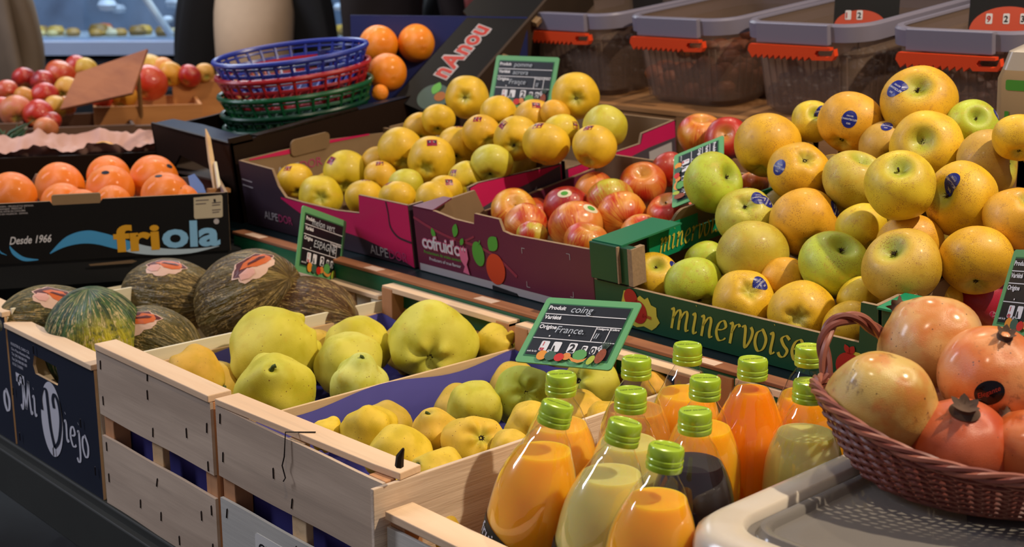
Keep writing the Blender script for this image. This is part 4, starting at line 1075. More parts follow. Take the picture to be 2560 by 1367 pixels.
MESH = {'g': [fruit_mesh('golden_apple_skin', apple_fn(i * 1.3, .022 + .008 * (i % 3), .86 + .035 * (i % 4)), seed=i) for i in range(6)],
        'f': [fruit_mesh('red_apple_skin', apple_fn(i * 1.7, .03, .86 + .05 * (i % 3), .30, .34, .2, .3, .09), seed=i + 10) for i in range(4)],
        'o': [fruit_mesh('orange_peel', lambda phi, th: (math.sin(phi), .97 * math.cos(phi) - .03 * math.exp(-(math.sin(phi) / .12) ** 2) * (1 if math.cos(phi) > 0 else -1)), seed=21, wob=.015)],
        'q': [fruit_mesh('quince_skin', quince_fn(i * 1.1 + .4, .20 + .09 * (i % 4), .045 + .012 * (i % 3)), seed=i + 30, wob=.13, wf=1.6) for i in range(6)],
        'p': [fruit_mesh('pomegranate_skin', pom_fn(i), seed=i + 50, wob=.045, wf=1.4) for i in range(3)],
        'm': [fruit_mesh('melon_skin', melon_fn(i), seed=i + 60, wob=.03) for i in range(2)]}
BV = {}
def bvh(me):
    if me.name not in BV: BV[me.name] = BVHTree.FromPolygons([v.co for v in me.vertices], [tuple(p.vertices) for p in me.polygons])
    return BV[me.name]

# ------------------------------------------------------------ skins
def skin(name, body, fine=(60, .5), spk=None, pole=None, rough=.38, bumpv=.16, streak=None, blotch=None, coat=.15):
    q = NT(name); co = q.obj(); rc = q.rand(co)
    oi = q.n('ObjectInfo'); base = oi.outputs['Color']
    big = q.noise(rc, 1.3, 3, .55)
    col = q.mix(q.sm(big, .38, .68), base, q.mix(1.0, base, lin(body[0]), 'MULTIPLY'))
    col = q.mix(q.math('MULTIPLY', q.sm(q.noise(rc, 2.6, 4, .6), .5, .75), body[2]), col, lin(body[1]))
    sx = q.n('SeparateXYZ', i0=co)
    rad = q.math('SQRT', q.math('ADD', q.math('MULTIPLY', sx.outputs[0], sx.outputs[0]), q.math('MULTIPLY', sx.outputs[1], sx.outputs[1])))
    if streak:      # meridian streaks of red
        ang = q.math('ARCTAN2', sx.outputs[1], sx.outputs[0])
        cb = q.n('CombineXYZ', i0=q.math('MULTIPLY', q.math('SINE', ang), 7.0), i1=q.math('MULTIPLY', q.math('COSINE', ang), 7.0), i2=q.math('MULTIPLY', sx.outputs[2], .9))
        sn = q.noise(q.rand(cb), 2.2, 4, .65)
        side = q.noise(q.rand(co, 90), .9, 1, .5)
        f = q.sm(q.math('ADD', q.math('MULTIPLY', sn, .55), q.math('MULTIPLY', side, .8)), streak[1], streak[2])
        col = q.mix(f, col, lin(streak[0]))
    if pole:
        top = q.math('MULTIPLY', q.sm(rad, .62, .12), q.sm(sx.outputs[2], .1, .45))
        col = q.mix(q.math('MULTIPLY', top, pole[1]), col, lin(pole[0]))
        eye = q.math('MULTIPLY', q.sm(rad, .46, .08), q.sm(sx.outputs[2], -.1, -.4))
        col = q.mix(q.math('MULTIPLY', eye, pole[3]), col, lin(pole[2]))
    if blotch:
        col = q.mix(q.math('MULTIPLY', q.sm(q.noise(rc, blotch[1], 6, .72), blotch[2], blotch[2] + .1), blotch[3]), col, lin(blotch[0]))
    if spk:         # lenticels and russet specks
        vo = q.n('TexVoronoi', Scale=spk[1], Vector=rc)
        sz = q.math('MULTIPLY', q.noise(rc, 2.2, 2), spk[2])
        f = q.math('LESS_THAN', vo.outputs['Distance'], q.math('SUBTRACT', sz, spk[3]))
        col = q.mix(q.math('MULTIPLY', f, spk[4]), col, lin(spk[0]))
    nz = q.noise(rc, fine[0], 3, .6)
    q.bump(nz, bumpv, .02)
    m = q.fin(col, rough, .45)
    q.b.inputs['Coat Weight'].default_value = coat; q.b.inputs['Coat Roughness'].default_value = .18
    q.b.inputs['Subsurface Weight'].default_value = .0
    return m
SK = {'g': skin('golden_apple_skin', ('e8e2a0', 'd9a83c', .35), spk=('8a5220', 24, .56, .085, .8), pole=('93a83a', .75, 'a0ae48', .6), blotch=('a87838', 4.2, .56, .45), rough=.44, coat=.06),
      'a': skin('smooth_golden_skin', ('e6e6a4', 'd8a236', .3), spk=('7a5a2c', 22, .42, .10, .6), pole=('8ea238', .7, '97a544', .7), rough=.42, coat=.1),
      'f': skin('striped_red_apple_skin', ('f0c070', 'e08830', .3), spk=('f0d090', 26, .25, .085, .35), pole=('c9a545', .5, 'b8983f', .5), streak=('bc2a16', .60, .84), rough=.28, coat=.35),
      'o': skin('orange_peel_skin', ('fff0c0', 'f08a1c', .2), (75, .5), rough=.33, bumpv=.35, coat=.15),
      'q': skin('quince_skin', ('e6e88a', 'd6b02c', .35), spk=('7a481c', 8, .40, .115, .85), pole=('8fa23c', .3, 'a3ab3e', .6), blotch=('a8752c', 3.0, .64, .55), rough=.6, coat=0),
      'p': skin('pomegranate_skin', ('eec090', 'cf6a3a', .35), spk=('4a2a18', 7, .40, .13, .8), blotch=('6a3c24', 2.1, .57, .6), rough=.3, coat=.4, bumpv=.2),
      'r': skin('pink_apple_skin', ('e88080', 'b01838', .5), spk=('f0b8a0', 22, .25, .08, .35), pole=('c9a545', .3, 'b8983f', .3), rough=.26, coat=.3)}
# melon rind: dark green with net cracks along the meridians
q = NT('green_melon_rind'); co = q.obj(); rc = q.rand(co); sx = q.n('SeparateXYZ', i0=co)
oi = q.n('ObjectInfo')
ang = q.math('ARCTAN2', sx.outputs[1], sx.outputs[0])
cb = q.n('CombineXYZ', i0=q.math('MULTIPLY', q.math('SINE', ang), 3.0), i1=q.math('MULTIPLY', q.math('COSINE', ang), 3.0), i2=q.math('MULTIPLY', sx.outputs[2], .55))
cr = q.noise(q.rand(cb), 2.3, 4, .6)
line = q.math('MULTIPLY', q.sm(q.math('ABSOLUTE', q.math('SUBTRACT', cr, .5)), .020, .006), .9)
bg_ = q.noise(rc, 9, 4, .6)
col = q.mix(q.sm(bg_, .42, .62), oi.outputs['Color'], q.mix(1.0, oi.outputs['Color'], lin('c8c890'), 'MULTIPLY'))
col = q.mix(q.math('MULTIPLY', q.sm(q.noise(q.rand(cb, 70), .8, 2), .5, .7), .5), col, lin('7a6a2c'))
col = q.mix(line, col, lin('b89a5c')); q.bump(q.math('ADD', cr, q.math('MULTIPLY', bg_, .3)), .5, .03)
SK['m'] = q.fin(col, .42, .4)
q = NT('yellow_patch_rind'); co = q.obj(); rc = q.rand(co); sx = q.n('SeparateXYZ', i0=co)
ang = q.math('ARCTAN2', sx.outputs[1], sx.outputs[0])
cb = q.n('CombineXYZ', i0=q.math('MULTIPLY', q.math('SINE', ang), 3.0), i1=q.math('MULTIPLY', q.math('COSINE', ang), 3.0), i2=q.math('MULTIPLY', sx.outputs[2], .55))
cr = q.noise(q.rand(cb), 2.3, 4, .6); line = q.math('MULTIPLY', q.sm(q.math('ABSOLUTE', q.math('SUBTRACT', cr, .5)), .018, .006), .95)
wd = q.noise(rc, 8, 4, .6)
pt_ = q.math('MULTIPLY', q.sm(sx.outputs[0], .55, 1.0), q.sm(q.math('ADD', wd, q.math('MULTIPLY', cr, .5)), .45, .85))
stp = q.sm(q.noise(q.rand(cb, 20), 1.6, 2), .4, .6)
col = q.mix(stp, lin('1f3a22'), lin('3c5a2e')); col = q.mix(q.sm(wd, .5, .7), col, lin('5a7434'))
col = q.mix(pt_, col, lin('c9b82a')); col = q.mix(line, col, lin('c9b27a')); q.bump(cr, .5, .03)
SK['n'] = q.fin(col, .4, .4)

m_stem = plain('dry_stalk', '3a2a18', .8, .3, 9); m_calyx = plain('dry_calyx', '2c2014', .9, .3, 9)
m_gstem = plain('green_stalk', '4a5a24', .8, .3, 9)
# shared part meshes
def part_mesh(kind, nm):
    M_ = MB()
    R2 = random.Random(5)
    if kind == 'eye':
        for k in range(9):
            a = 2 * PI * k / 9 + .2 * R2.random(); r = .07 + .05 * R2.random()
            M_.tube([(.012 * math.cos(a), .012 * math.sin(a), -.58), (.045 * math.cos(a), .045 * math.sin(a), -.65 - .02 * R2.random()), (r * math.cos(a + .3), r * math.sin(a + .3), -.665)], [.016, .013, .003], 4)
    elif kind == 'stalk': M_.tube([(0, 0, .45), (.01, .0, .62), (.04, .01, .80)], [.028, .022, .032], 6)
    elif kind == 'shortstalk': M_.tube([(0, 0, .48), (.02, 0, .62)], [.03, .03], 6)
    elif kind == 'starstalk':
        M_.tube([(0, 0, .48), (.02, .01, .60), (.05, .02, .64)], [.028, .024, .03], 6)
        for k in range(7):
            a = 2 * PI * k / 7 + .4 * R2.random(); r = .07 + .06 * R2.random()
            M_.tube([(.01 * math.cos(a), .01 * math.sin(a), .53), (.04 * math.cos(a), .04 * math.sin(a), .585), (r * math.cos(a + .2), r * math.sin(a + .2), .60 + .03 * R2.random())], [.016, .013, .003], 4)
    elif kind == 'navel':
        M_.lathe([(0, .935), (.05, .942), (.06, .935), (.0, .93)], 8)
    elif kind == 'qstalk': M_.tube([(0, 0, .9), (.01, .02, 1.05), (.06, .02, 1.14), (.13, .0, 1.15)], [.09, .06, .05, .055], 8)
    elif kind == 'qeye':
        for k in range(10):
            a = 2 * PI * k / 10; r = .11 + .04 * R2.random()
            M_.tube([(.02 * math.cos(a), .02 * math.sin(a), -.66), (.06 * math.cos(a), .06 * math.sin(a), -.74), (r * math.cos(a + .4), r * math.sin(a + .4), -.76 + .03 * R2.random())], [.03, .024, .006], 5)
    elif kind == 'crown':
        n = 24; L = []
        for r, z in ((.20, .90), (.14, .97), (.14, 1.02)): L.append([(r * math.cos(2 * PI * i / n), r * math.sin(2 * PI * i / n), z) for i in range(n)])
        for rr_, zz in ((.17, 1.07), ):
            L.append([((rr_ + .03 * math.cos(6 * 2 * PI * i / n)) * math.cos(2 * PI * i / n), (rr_ + .03 * math.cos(6 * 2 * PI * i / n)) * math.sin(2 * PI * i / n), zz + .03 * math.cos(6 * 2 * PI * i / n)) for i in range(n)])
        L.append([(x * .75, y * .75, z - .04) for x, y, z in L[-1]]); L.append([(.07 * math.cos(2 * PI * i / n), .07 * math.sin(2 * PI * i / n), .99) for i in range(n)])
        M_.loft(L, False, True)
    o = M_.build(nm, m_stem); me = o.data; bpy.data.objects.remove(o); return me
PM = {k: part_mesh(k, n) for k, n in (('eye', 'calyx'), ('stalk', 'stalk'), ('shortstalk', 'stalk'), ('starstalk', 'stalk'), ('navel', 'navel'), ('qstalk', 'stalk'), ('qeye', 'calyx'), ('crown', 'crown'))}
PM['eye'].materials[0] = m_calyx; PM['qstalk'].materials[0] = m_gstem; PM['qeye'].materials[0] = m_calyx; PM['crown'].materials[0] = plain('dry_crown', '5a4232', .8, .3, 9)
PM['navel'].materials[0] = m_gstem

def vdir(ux, uy, flip=1):
    """direction on the side of a fruit that faces the aisle"""
    k = max(0.0, 1 - ux * ux - uy * uy); return (RT * ux + UP * uy - FW * math.sqrt(k) * flip).normalized()

def surf(root, me, d, su, sv, pts, off=.012):
    """projects 2D points onto the fruit skin around local direction d"""
    d = d.normalized(); b = bvh(me); out = []
    for u, v in pts:
        o = d * 2.2 + su * u + sv * v
        h = b.ray_cast(o, -d)
        p = h[0] if h[0] is not None else (d + su * u + sv * v)
        nrm = h[1] if h[1] is not None else d
        if nrm.dot(d) < 0: nrm = -nrm
        out.append(tuple(p + nrm * off))
    return out
def sticker(root, me, kind, ux, uy, rot=0.0, s=1.0):
    Mi = root.rotation_euler.to_matrix().inverted()
    dw = vdir(ux, uy); d = Mi @ dw
    uw = (UP - dw * UP.dot(dw)).normalized(); rw = uw.cross(dw).normalized()
    a = uw * math.cos(rot) + rw * math.sin(rot); b = a.cross(dw).normalized()
    sv = (Mi @ a); su = (Mi @ b)
    def layer(nm, geo, mat, off, par=None):
        vs = surf(root, me, d, su, sv, geo[0], off)
        o = MB().add(vs, geo[1]).build(nm, mat, par or root, smooth=False); return o
    def disc(A, B, n=22, rings=3):
        vs = [(0, 0)]; fs = []
        for j in range(1, rings + 1):
            for i in range(n): t = 2 * PI * i / n; vs.append((A * j / rings * math.cos(t), B * j / rings * math.sin(t)))
        for i in range(n): fs.append((0, 1 + i, 1 + (i + 1) % n))
        for j in range(rings - 1):
            for i in range(n): k = (i + 1) % n; a_ = 1 + j * n; fs.append((a_ + i, a_ + n + i, a_ + n + k, a_ + k))
        return vs, fs
    if kind == 'b':      # blue round sticker
        st_ = layer('sticker', disc(.225 * s, .26 * s), m_bst, .010)
        layer('sticker_band', ([(-.20 * s, -.055 * s), (.20 * s, -.055 * s), (.20 * s, .055 * s), (-.20 * s, .055 * s)], [(0, 1, 2, 3)]), m_bst, .014, st_)
        g = text2d('CHANTECLER', .075 * s, .012); w2 = g[2] / 2
        layer('lettering', ([(x - w2, y - .03 * s) for x, y in g[0]], g[1]), m_white, .020, st_)
        g = text2d('DELICES', .055 * s, .01); w2 = g[2] / 2
        layer('lettering', ([(x - w2, y + .075 * s) for x, y in g[0]], g[1]), m_white, .020, st_)
        g = text2d('3285', .065 * s, .012); w2 = g[2] / 2
        layer('lettering', ([(x - w2, y - .15 * s) for x, y in g[0]], g[1]), m_white, .020, st_)
    elif kind == 'r':    # red and dark square sticker
        s *= 1.3; vs = [(x * .16 * s, y * .14 * s) for y in (-1, 0, 1) for x in (-1, 0, 1)]
        st_ = layer('sticker', (vs, [(0, 1, 4, 3), (1, 2, 5, 4), (3, 4, 7, 6), (4, 5, 8, 7)]), m_rst, .010)
        layer('sticker_panel', ([(-.13 * s, -.03 * s), (.13 * s, -.03 * s), (.13 * s, .09 * s), (-.13 * s, .09 * s)], [(0, 1, 2, 3)]), m_navy, .014, st_)
        g = text2d('III', .07 * s, .01); layer('lettering', ([(x - .09 * s, y + .0 * s) for x, y in g[0]], g[1]), m_white, .018, st_)
        g = text2d('u', .1 * s, .01); layer('lettering', ([(x + .04 * s, y + .0 * s) for x, y in g[0]], g[1]), m_white, .018, st_)
    elif kind == 'w':    # white oval with green centre
        st_ = layer('sticker', disc(.30 * s, .19 * s), m_wst, .010)
        layer('sticker_print', disc(.15 * s, .10 * s), m_leafg, .016, st_)
    elif kind == 'e':    # black oval, red script
        st_ = layer('sticker', disc(.27 * s, .225 * s, 28, 4), m_bkst, .008)
        g = script2d('e', .1); g = text2d('Elegante', .125 * s, .004, .25); w2 = g[2] / 2
        layer('lettering', ([(x - w2, y - .02 * s) for x, y in g[0]], g[1]), m_rdl, .014, st_)
        layer('sticker_print', disc(.03 * s, .035 * s, 8, 1), m_dgrey, .014, st_) if False else None
    elif kind == 'h':    # pink heart
        def heart(k):
            P = []
            for i in range(30):
                t = 2 * PI * i / 30; P.append((k * 16 * math.sin(t) ** 3 / 17, k * (13 * math.cos(t) - 5 * math.cos(2 * t) - 2 * math.cos(3 * t) - math.cos(4 * t)) / 17))
            return ([(0, 0)] + P, [(0, 1 + i, 1 + (i + 1) % 30) for i in range(30)])
        st_ = layer('sticker', heart(.27 * s), m_pinkp, .010); layer('sticker_print', heart(.235 * s), m_magenta, .014, st_)
        for wd, dy in (('Pink', .05), ('Lady', -.06)):
            g = text2d(wd, .13 * s, .006, .2); w2 = g[2] / 2; layer('lettering', ([(x - w2, y + dy * s) for x, y in g[0]], g[1]), m_white, .02, st_)
    elif kind == 'o':    # dark small oval
        st_ = layer('sticker', disc(.16 * s, .10 * s), m_navy, .008)
    elif kind == 'x':    # torn-edged melon label, orange and cream shapes
        n = 40; P = []
        for i in range(n):
            t = 2 * PI * i / n; k = 1 + .07 * math.sin(7 * t) + .05 * math.sin(3 * t + 1) + .04 * math.sin(13 * t); P.append((.62 * s * k * math.cos(t), .40 * s * k * math.sin(t)))
        def fan(Pp, c=(0, 0), rings=4):
            vs = [c]; m = len(Pp)
            for j in range(1, rings + 1): vs += [(c[0] + (x - c[0]) * j / rings, c[1] + (y - c[1]) * j / rings) for x, y in Pp]
            fs = [(0, 1 + i, 1 + (i + 1) % m) for i in range(m)]
            for j in range(rings - 1):
                for i in range(m): a_ = 1 + j * m; k2 = (i + 1) % m; fs.append((a_ + i, a_ + m + i, a_ + m + k2, a_ + k2))
            return vs, fs
        st_ = layer('sticker', fan(P), plain('cream_sticker', 'd8b098', .45, .1, 8), .010)
        layer('sticker_print', fan([(x * .93 + .01, y * .93) for x, y in P[:22]] + [(-.5 * s, -.04 * s), (-.2 * s, .02 * s), (.1 * s, -.1 * s), (.4 * s, -.02 * s)], (.05 * s, .12 * s)), plain('maroon_sticker', '5a2018', .45), .014, st_)
        layer('sticker_print', fan([(x * .64 * s - .04 * s, y * .40 * s - .0 * s) for x, y in [(.9, .1), (.75, .55), (.3, .7), (-.2, .62), (-.5, .3), (-.2, .1), (.1, -.25), (.5, -.35), (.85, -.2)]], (.15 * s, .08 * s)), plain('orange_sticker', 'd0642a', .45, .2, 6), .020, st_)
        layer('sticker_print', fan([(x * .3 * s + .16 * s, y * .07 * s + .10 * s) for x, y in [(.9, .1), (.4, .9), (-.8, .8), (-1, -.2), (-.2, -.7), (.7, -.8)]], (.16 * s, .1 * s)), plain('maroon_sticker', '5a2018'), .026, st_)
        layer('sticker_print', fan([(x * .22 * s - .28 * s, y * .16 * s - .12 * s) for x, y in [(.9, .1), (.4, .9), (-.8, .8), (-1, -.2), (-.2, -.9), (.7, -.8)]], (-.28 * s, -.12 * s)), plain('pale_pink_sticker', 'd8a090', .45), .022, st_)
    return st_
m_bst = plain('blue_sticker', '1c2478', .35, .05); m_rst = plain('red_sticker', '8c1838', .35, .05)
m_wst = plain('cream_sticker_white', 'd9cfae', .35, .04); m_bkst = plain('black_sticker', '120808', .12, .05); m_rdl = plain('red_lettering', 'a8341c', .5, .04)

NAMES = {'g': 'golden_apple', 'a': 'golden_apple', 'f': 'red_apple', 'o': 'orange', 'q': 'quince', 'p': 'pomegranate', 'm': 'melon', 'n': 'melon', 'r': 'pink_apple'}
CATS = {'g': 'apple', 'a': 'apple', 'f': 'apple', 'o': 'orange', 'q': 'quince', 'p': 'pomegranate', 'm': 'melon', 'n': 'melon', 'r': 'apple'}
mk_ = {'g': 'g', 'a': 'g', 'f': 'f', 'o': 'o', 'q': 'q', 'p': 'p', 'm': 'm', 'n': 'm', 'r': 'f'}
_cnt = [0]
def fruit(kind, pos, r, color, label, group, end=None, stick=(), var=None, parts=True, spin=None, stretch=1.0):
    _cnt[0] += 1; i = _cnt[0]; L = MESH[mk_[kind]]; me = L[(var if var is not None else i) % len(L)]
    R2 = random.Random(i * 13 + 5)
    mat = SK[kind]
    if not me.materials: me.materials.append(mat)
    o = bpy.data.objects.new(NAMES[kind], me); COL.objects.link(o)
    o.material_slots[0].link = 'OBJECT'; o.material_slots[0].material = mat
    o.color = lin(color); o.location = pos
    if end is None: d = (RT * R2.uniform(-.5, .5) + Vector((0, 0, 1)) * R2.uniform(.2, 1) + FH * R2.uniform(.6, 1)).normalized(); tip = 1
    else:
        tip = 1 if end[0] in 's' else -1; d = vdir(end[1], end[2], -1 if len(end) > 3 and end[3] < 0 else 1)
    qt = (d * tip).to_track_quat('Z', 'Y') @ Quaternion((0, 0, 1), spin if spin is not None else R2.uniform(0, 6.28))
    o.rotation_euler = qt.to_euler()
    k = 1.0 / (1.0 if kind not in 'mn' else 1.0)
    o.scale = (r * k, r * k, r * k * stretch)
    tagp(o, label, CATS[kind], group)
    if parts:
        P_ = {'g': ('eye', 'stalk' if label.find('stubby stalk') >= 0 else 'starstalk'), 'a': ('eye', 'shortstalk'), 'f': ('eye', 'shortstalk'), 'r': ('eye', 'stalk'), 'o': ('navel',), 'q': ('qeye', 'qstalk'), 'p': ('crown',), 'm': (), 'n': ()}[kind]
        for pn in P_:
            if kind == 'q' and pn == 'qstalk' and not (end and end[0] == 's'): continue
            c = bpy.data.objects.new(PM[pn].name.split('.')[0], PM[pn]); COL.objects.link(c); c.parent = o
            if 'dried crown' in label: c.scale = (1.55, 1.3, 1.25); c.location = (0, 0, -.2)
    for s in stick: sticker(o, me, *s)
    return o

POS = {l.split()[0]: [float(x) for x in l.split()[1:]] for l in """A1 -2.08 1.3706 0.9894 0.0346;A2 -1.9647 1.348 0.9767 0.0402;A3 -1.9849 1.4206 1.0103 0.0422;A4 -1.8526 1.3629 0.9875 0.0355;A5 -1.8743 1.4163 1.0145 0.0315;A6 -1.7612 1.3656 0.9993 0.0328;A7 -1.7972 1.4125 1.0122 0.0307;A8 -1.8841 1.4695 1.0586 0.0417;A9 -1.8038 1.4755 1.0486 0.0426;A10 -1.8158 1.5496 1.0653 0.0381;A11 -1.9503 1.571 1.0822 0.0322;A12 -1.8942 1.5681 1.1041 0.0316;A13 -1.8949 1.6401 1.1413 0.0416;A14 -1.7681 1.6055 1.1216 0.0275;A15 -1.7526 1.55 1.0932 0.0348;A16 -1.6671 1.5539 1.0928 0.0402;A17 -1.5786 1.5402 1.094 0.0409;A18 -1.6075 1.6039 1.1059 0.0338;A19 -1.6488 1.6814 1.1592 0.0426;A20 -1.5129 1.6144 1.1226 0.0375;A21 -1.482 1.5564 1.0977 0.0366;A22 -1.6484 1.4809 1.0585 0.0298;A23 -1.6953 1.4631 1.0295 0.0315;A24 -1.6848 1.4067 1.0146 0.031;A25 -1.658 1.361 1.0089 0.0257;A26 -1.6918 1.6205 1.1199 0.0298;A27 -1.9381 1.4579 1.0296 0.0243;A28 -1.6457 1.6278 1.1317 0.021;B1 -1.5613 1.45 0.9921 0.0387;B2 -1.4996 1.4189 0.9841 0.0344;B3 -1.4528 1.3883 0.9774 0.0249;B4 -1.4871 1.5 1.0013 0.039;B5 -1.3954 1.428 0.9944 0.0425;B6 -1.3364 1.3884 0.9844 0.0334;B7 -1.427 1.5378 1.0179 0.0386;B8 -1.3645 1.4985 1.0058 0.0405;B9 -1.4898 1.5672 1.0206 0.0348;B10 -1.4207 1.608 1.0366 0.038;B11 -1.4203 1.6718 1.0542 0.0316;B12 -1.3007 1.5339 1.0159 0.0345;B13 -1.2925 1.4592 0.9951 0.03;B14 -1.4749 1.8199 1.0938 0.0416;B15 -1.4022 1.8006 1.0964 0.0377;B17 -1.23 1.6468 1.0521 0.0261;M1 -1.1398 1.5579 1.1347 0.0482;M2 -1.1157 1.6331 1.1653 0.0316;M3 -1.0433 1.6203 1.1706 0.0467;M4 -0.9571 1.6521 1.2044 0.0516;M5 -0.8797 1.6579 1.1811 0.0339;M6 -0.9034 1.5887 1.1539 0.0486;M7 -0.9741 1.5996 1.1466 0.0274;M8 -0.8172 1.5857 1.1405 0.0456;M9 -0.7651 1.5589 1.1825 0.0308;M10 -1.1726 1.4775 1.085 0.0452;M11 -1.0589 1.5237 1.11 0.0433;M12 -0.9742 1.5279 1.1081 0.0424;M13 -0.851 1.438 1.1259 0.0437;M14 -0.8052 1.5067 1.1071 0.0467;M15 -0.7253 1.4959 1.0962 0.0394;M16 -1.0994 1.4603 1.05 0.0416;M17 -1.0164 1.4807 1.0503 0.0481;M18 -0.9261 1.478 1.0576 0.0333;M19 -1.0449 1.4073 1.0098 0.049;M20 -0.9224 1.4137 1.0176 0.0466;M21 -0.8026 1.3733 1.0421 0.0474;M22 -0.8468 1.464 1.0499 0.0413;M23 -0.7418 1.4339 1.0507 0.0437;M24 -1.0092 1.3445 0.9664 0.0414;M25 -0.9229 1.3479 0.9653 0.0425;M26 -1.0955 1.3462 0.9728 0.0397;M27 -1.168 1.3506 0.9691 0.0346;M28 -1.1172 1.3998 0.991 0.0242;M29 -0.8472 1.3432 0.9628 0.0278;M30 -0.7778 1.4179 0.9998 0.0228;M31 -0.9806 1.3897 0.9917 0.0249;M33 -1.0587 1.5679 1.1455 0.0179;M34 -0.8652 1.516 1.0719 0.0216;M35 -0.8614 1.3815 0.9892 0.0234;M36 -1.1125 1.5124 1.0873 0.0198;Q1 -1.5225 0.9605 0.8621 0.0629;Q2 -1.3907 0.8749 0.8582 0.0501;Q3 -1.5184 0.8323 0.8561 0.04;Q4 -1.4872 1.0744 0.8554 0.0489;Q5 -1.4272 1.0146 0.8549 0.0454;Q6 -1.3587 0.9824 0.8499 0.0397;Q7 -1.3873 1.1337 0.8694 0.0607;Q8 -1.344 1.2162 0.8562 0.0358;Q9 -1.1885 0.8717 0.8544 0.0364;Q10 -1.1095 0.8561 0.8537 0.0382;Q11 -1.1343 0.9291 0.8547 0.0305;Q12 -1.0741 0.9345 0.8552 0.0366;Q13 -1.1681 1.0201 0.8565 0.0347;Q14 -1.1581 1.0923 0.8579 0.0381;Q15 -1.0804 1.0303 0.8564 0.0299;Q16 -1.02 0.942 0.8637 0.0246;Q17 -1.124 1.181 0.8595 0.0388;Q18 -1.0601 1.095 0.8561 0.0341;Q19 -1.0317 0.847 0.8532 0.0323;Q20 -1.0617 0.805 0.8513 0.0172;Q21 -1.2324 0.8443 0.8493 0.0213;Q22 -1.0429 1.2147 0.8663 0.0228;Q23 -1.0102 1.0842 0.8668 0.0237""".split(';')}
# colours
YG, Y1, Y2, GR, OR, RU = 'dcc02c', 'e4b826', 'dfac22', 'b8c63a', 'e2a82a', 'c49c40'
GA = 'apples in the dark purple cartons'
gold = {
 'A1': (Y1, None, [('r', -.3, .65)], 'golden apple at the outer corner of the dark purple carton, half behind its edge'),
 'A2': (YG, ('c', .13, -.1), [], 'golden apple lying with open calyx by the low front edge of the purple carton'),
 'A3': (YG, None, [('r', -.6, .5, .3)], 'golden apple with a red sticker under the lettering inside the purple carton'),
 'A4': (Y1, ('c', .05, -.92), [('r', .1, .93)], 'golden apple standing by the front cut-out with its dark calyx low down'),
 'A5': (Y2, None, [('r', 0, .8)], 'golden apple with a white-lit red sticker behind the front row of the purple carton'),
 'A6': (Y1, None, [('r', -.5, .8)], 'golden apple just behind the raised front tab of the purple carton'),
 'A7': (GR, None, [], 'greener apple wedged under the pile in the purple carton, no sticker seen'),
 'A8': (Y1, None, [], 'tall golden apple with a light scar line in the purple carton pile'),
 'A9': (Y1, ('c', -.22, -.48), [('r', .08, .68)], 'golden apple with square red sticker on top, middle of the purple carton pile'),
 'A10': (Y1, None, [('r', .1, .92)], 'golden apple with faint sticker on its crown, just behind the stickered middle one'),
 'A11': (Y2, None, [('r', .7, .5)], 'golden apple at the back edge of the pile under the dark carton rim'),
 'A12': (Y1, None, [], 'golden apple tucked under the lone high apple beside the black carton'),
 'A13': (Y1, ('c', -.13, -.14), [], 'golden apple perched high with calyx facing out, near the black leaning carton'),
 'A14': (Y1, None, [], 'small-looking golden apple peeking out beside the pomme price tag foot'),
 'A15': (Y2, None, [('r', -.2, .7), ], 'golden apple with two red stickers in the upper row of the purple carton pile'),
 'A16': (Y1, ('c', -.15, -.5), [('r', -.6, .6, .5)], 'elongated golden apple with bruised spots and calyx low, under the pomme price tag'),
 'A17': (Y1, ('s', .3, .95, -1), [('r', -.35, .72)], 'broad golden apple with a red sticker on its crown, below the perched apple'),
 'A18': (YG, None, [('r', .75, .3)], 'golden apple half hidden with a red sticker at its side, directly under the perched apple'),
 'A19': (Y1, ('c', 0, -.27), [], 'golden apple perched on top beside the pomme price tag, calyx facing out'),
 'A20': (GR, None, [], 'greenish golden apple at the end of the pile next to the wooden riser crate'),
 'A21': (Y1, None, [('r', -.3, .82)], 'golden apple in front of the greenish one, above the pink carton wall'),
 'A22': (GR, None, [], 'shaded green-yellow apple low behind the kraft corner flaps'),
 'A23': (YG, None, [('r', -.7, .3)], 'golden apple low in the pile with a tilted red sticker'),
 'A24': (Y1, None, [('r', .28, .5)], 'golden apple with a bright red sticker near the striped carton flap'),
 'A25': (Y1, None, [], 'top of a golden apple showing over the striped flap of the purple carton'),
 'A26': (Y2, None, [('r', .1, .6)], 'golden apple with a red sticker just below the fruit picture of the pomme price tag'),
 'A27': (Y2, None, [], 'sliver of a golden apple between the inner carton wall and the tall scarred apple'),
 'A28': (OR, None, [], 'orange-tinted apple sliver behind the perched apple by the price tag')}
def deepen(p):
    '''a fruit seen only in part: full size, set a little further back'''
    if p[3] >= .030: return p
    v = Vector(p[:3]) - CAM; q_ = CAM + v * ((v.length + .016) / v.length); return [*q_, min(p[3] * 1.28, .036)]
for k, (c, e, s, lab) in gold.items():
    p = deepen(POS[k]); c = 'd0c440' if c == GR else c; fruit('a', p[:3], p[3], c, lab, GA, e, s)
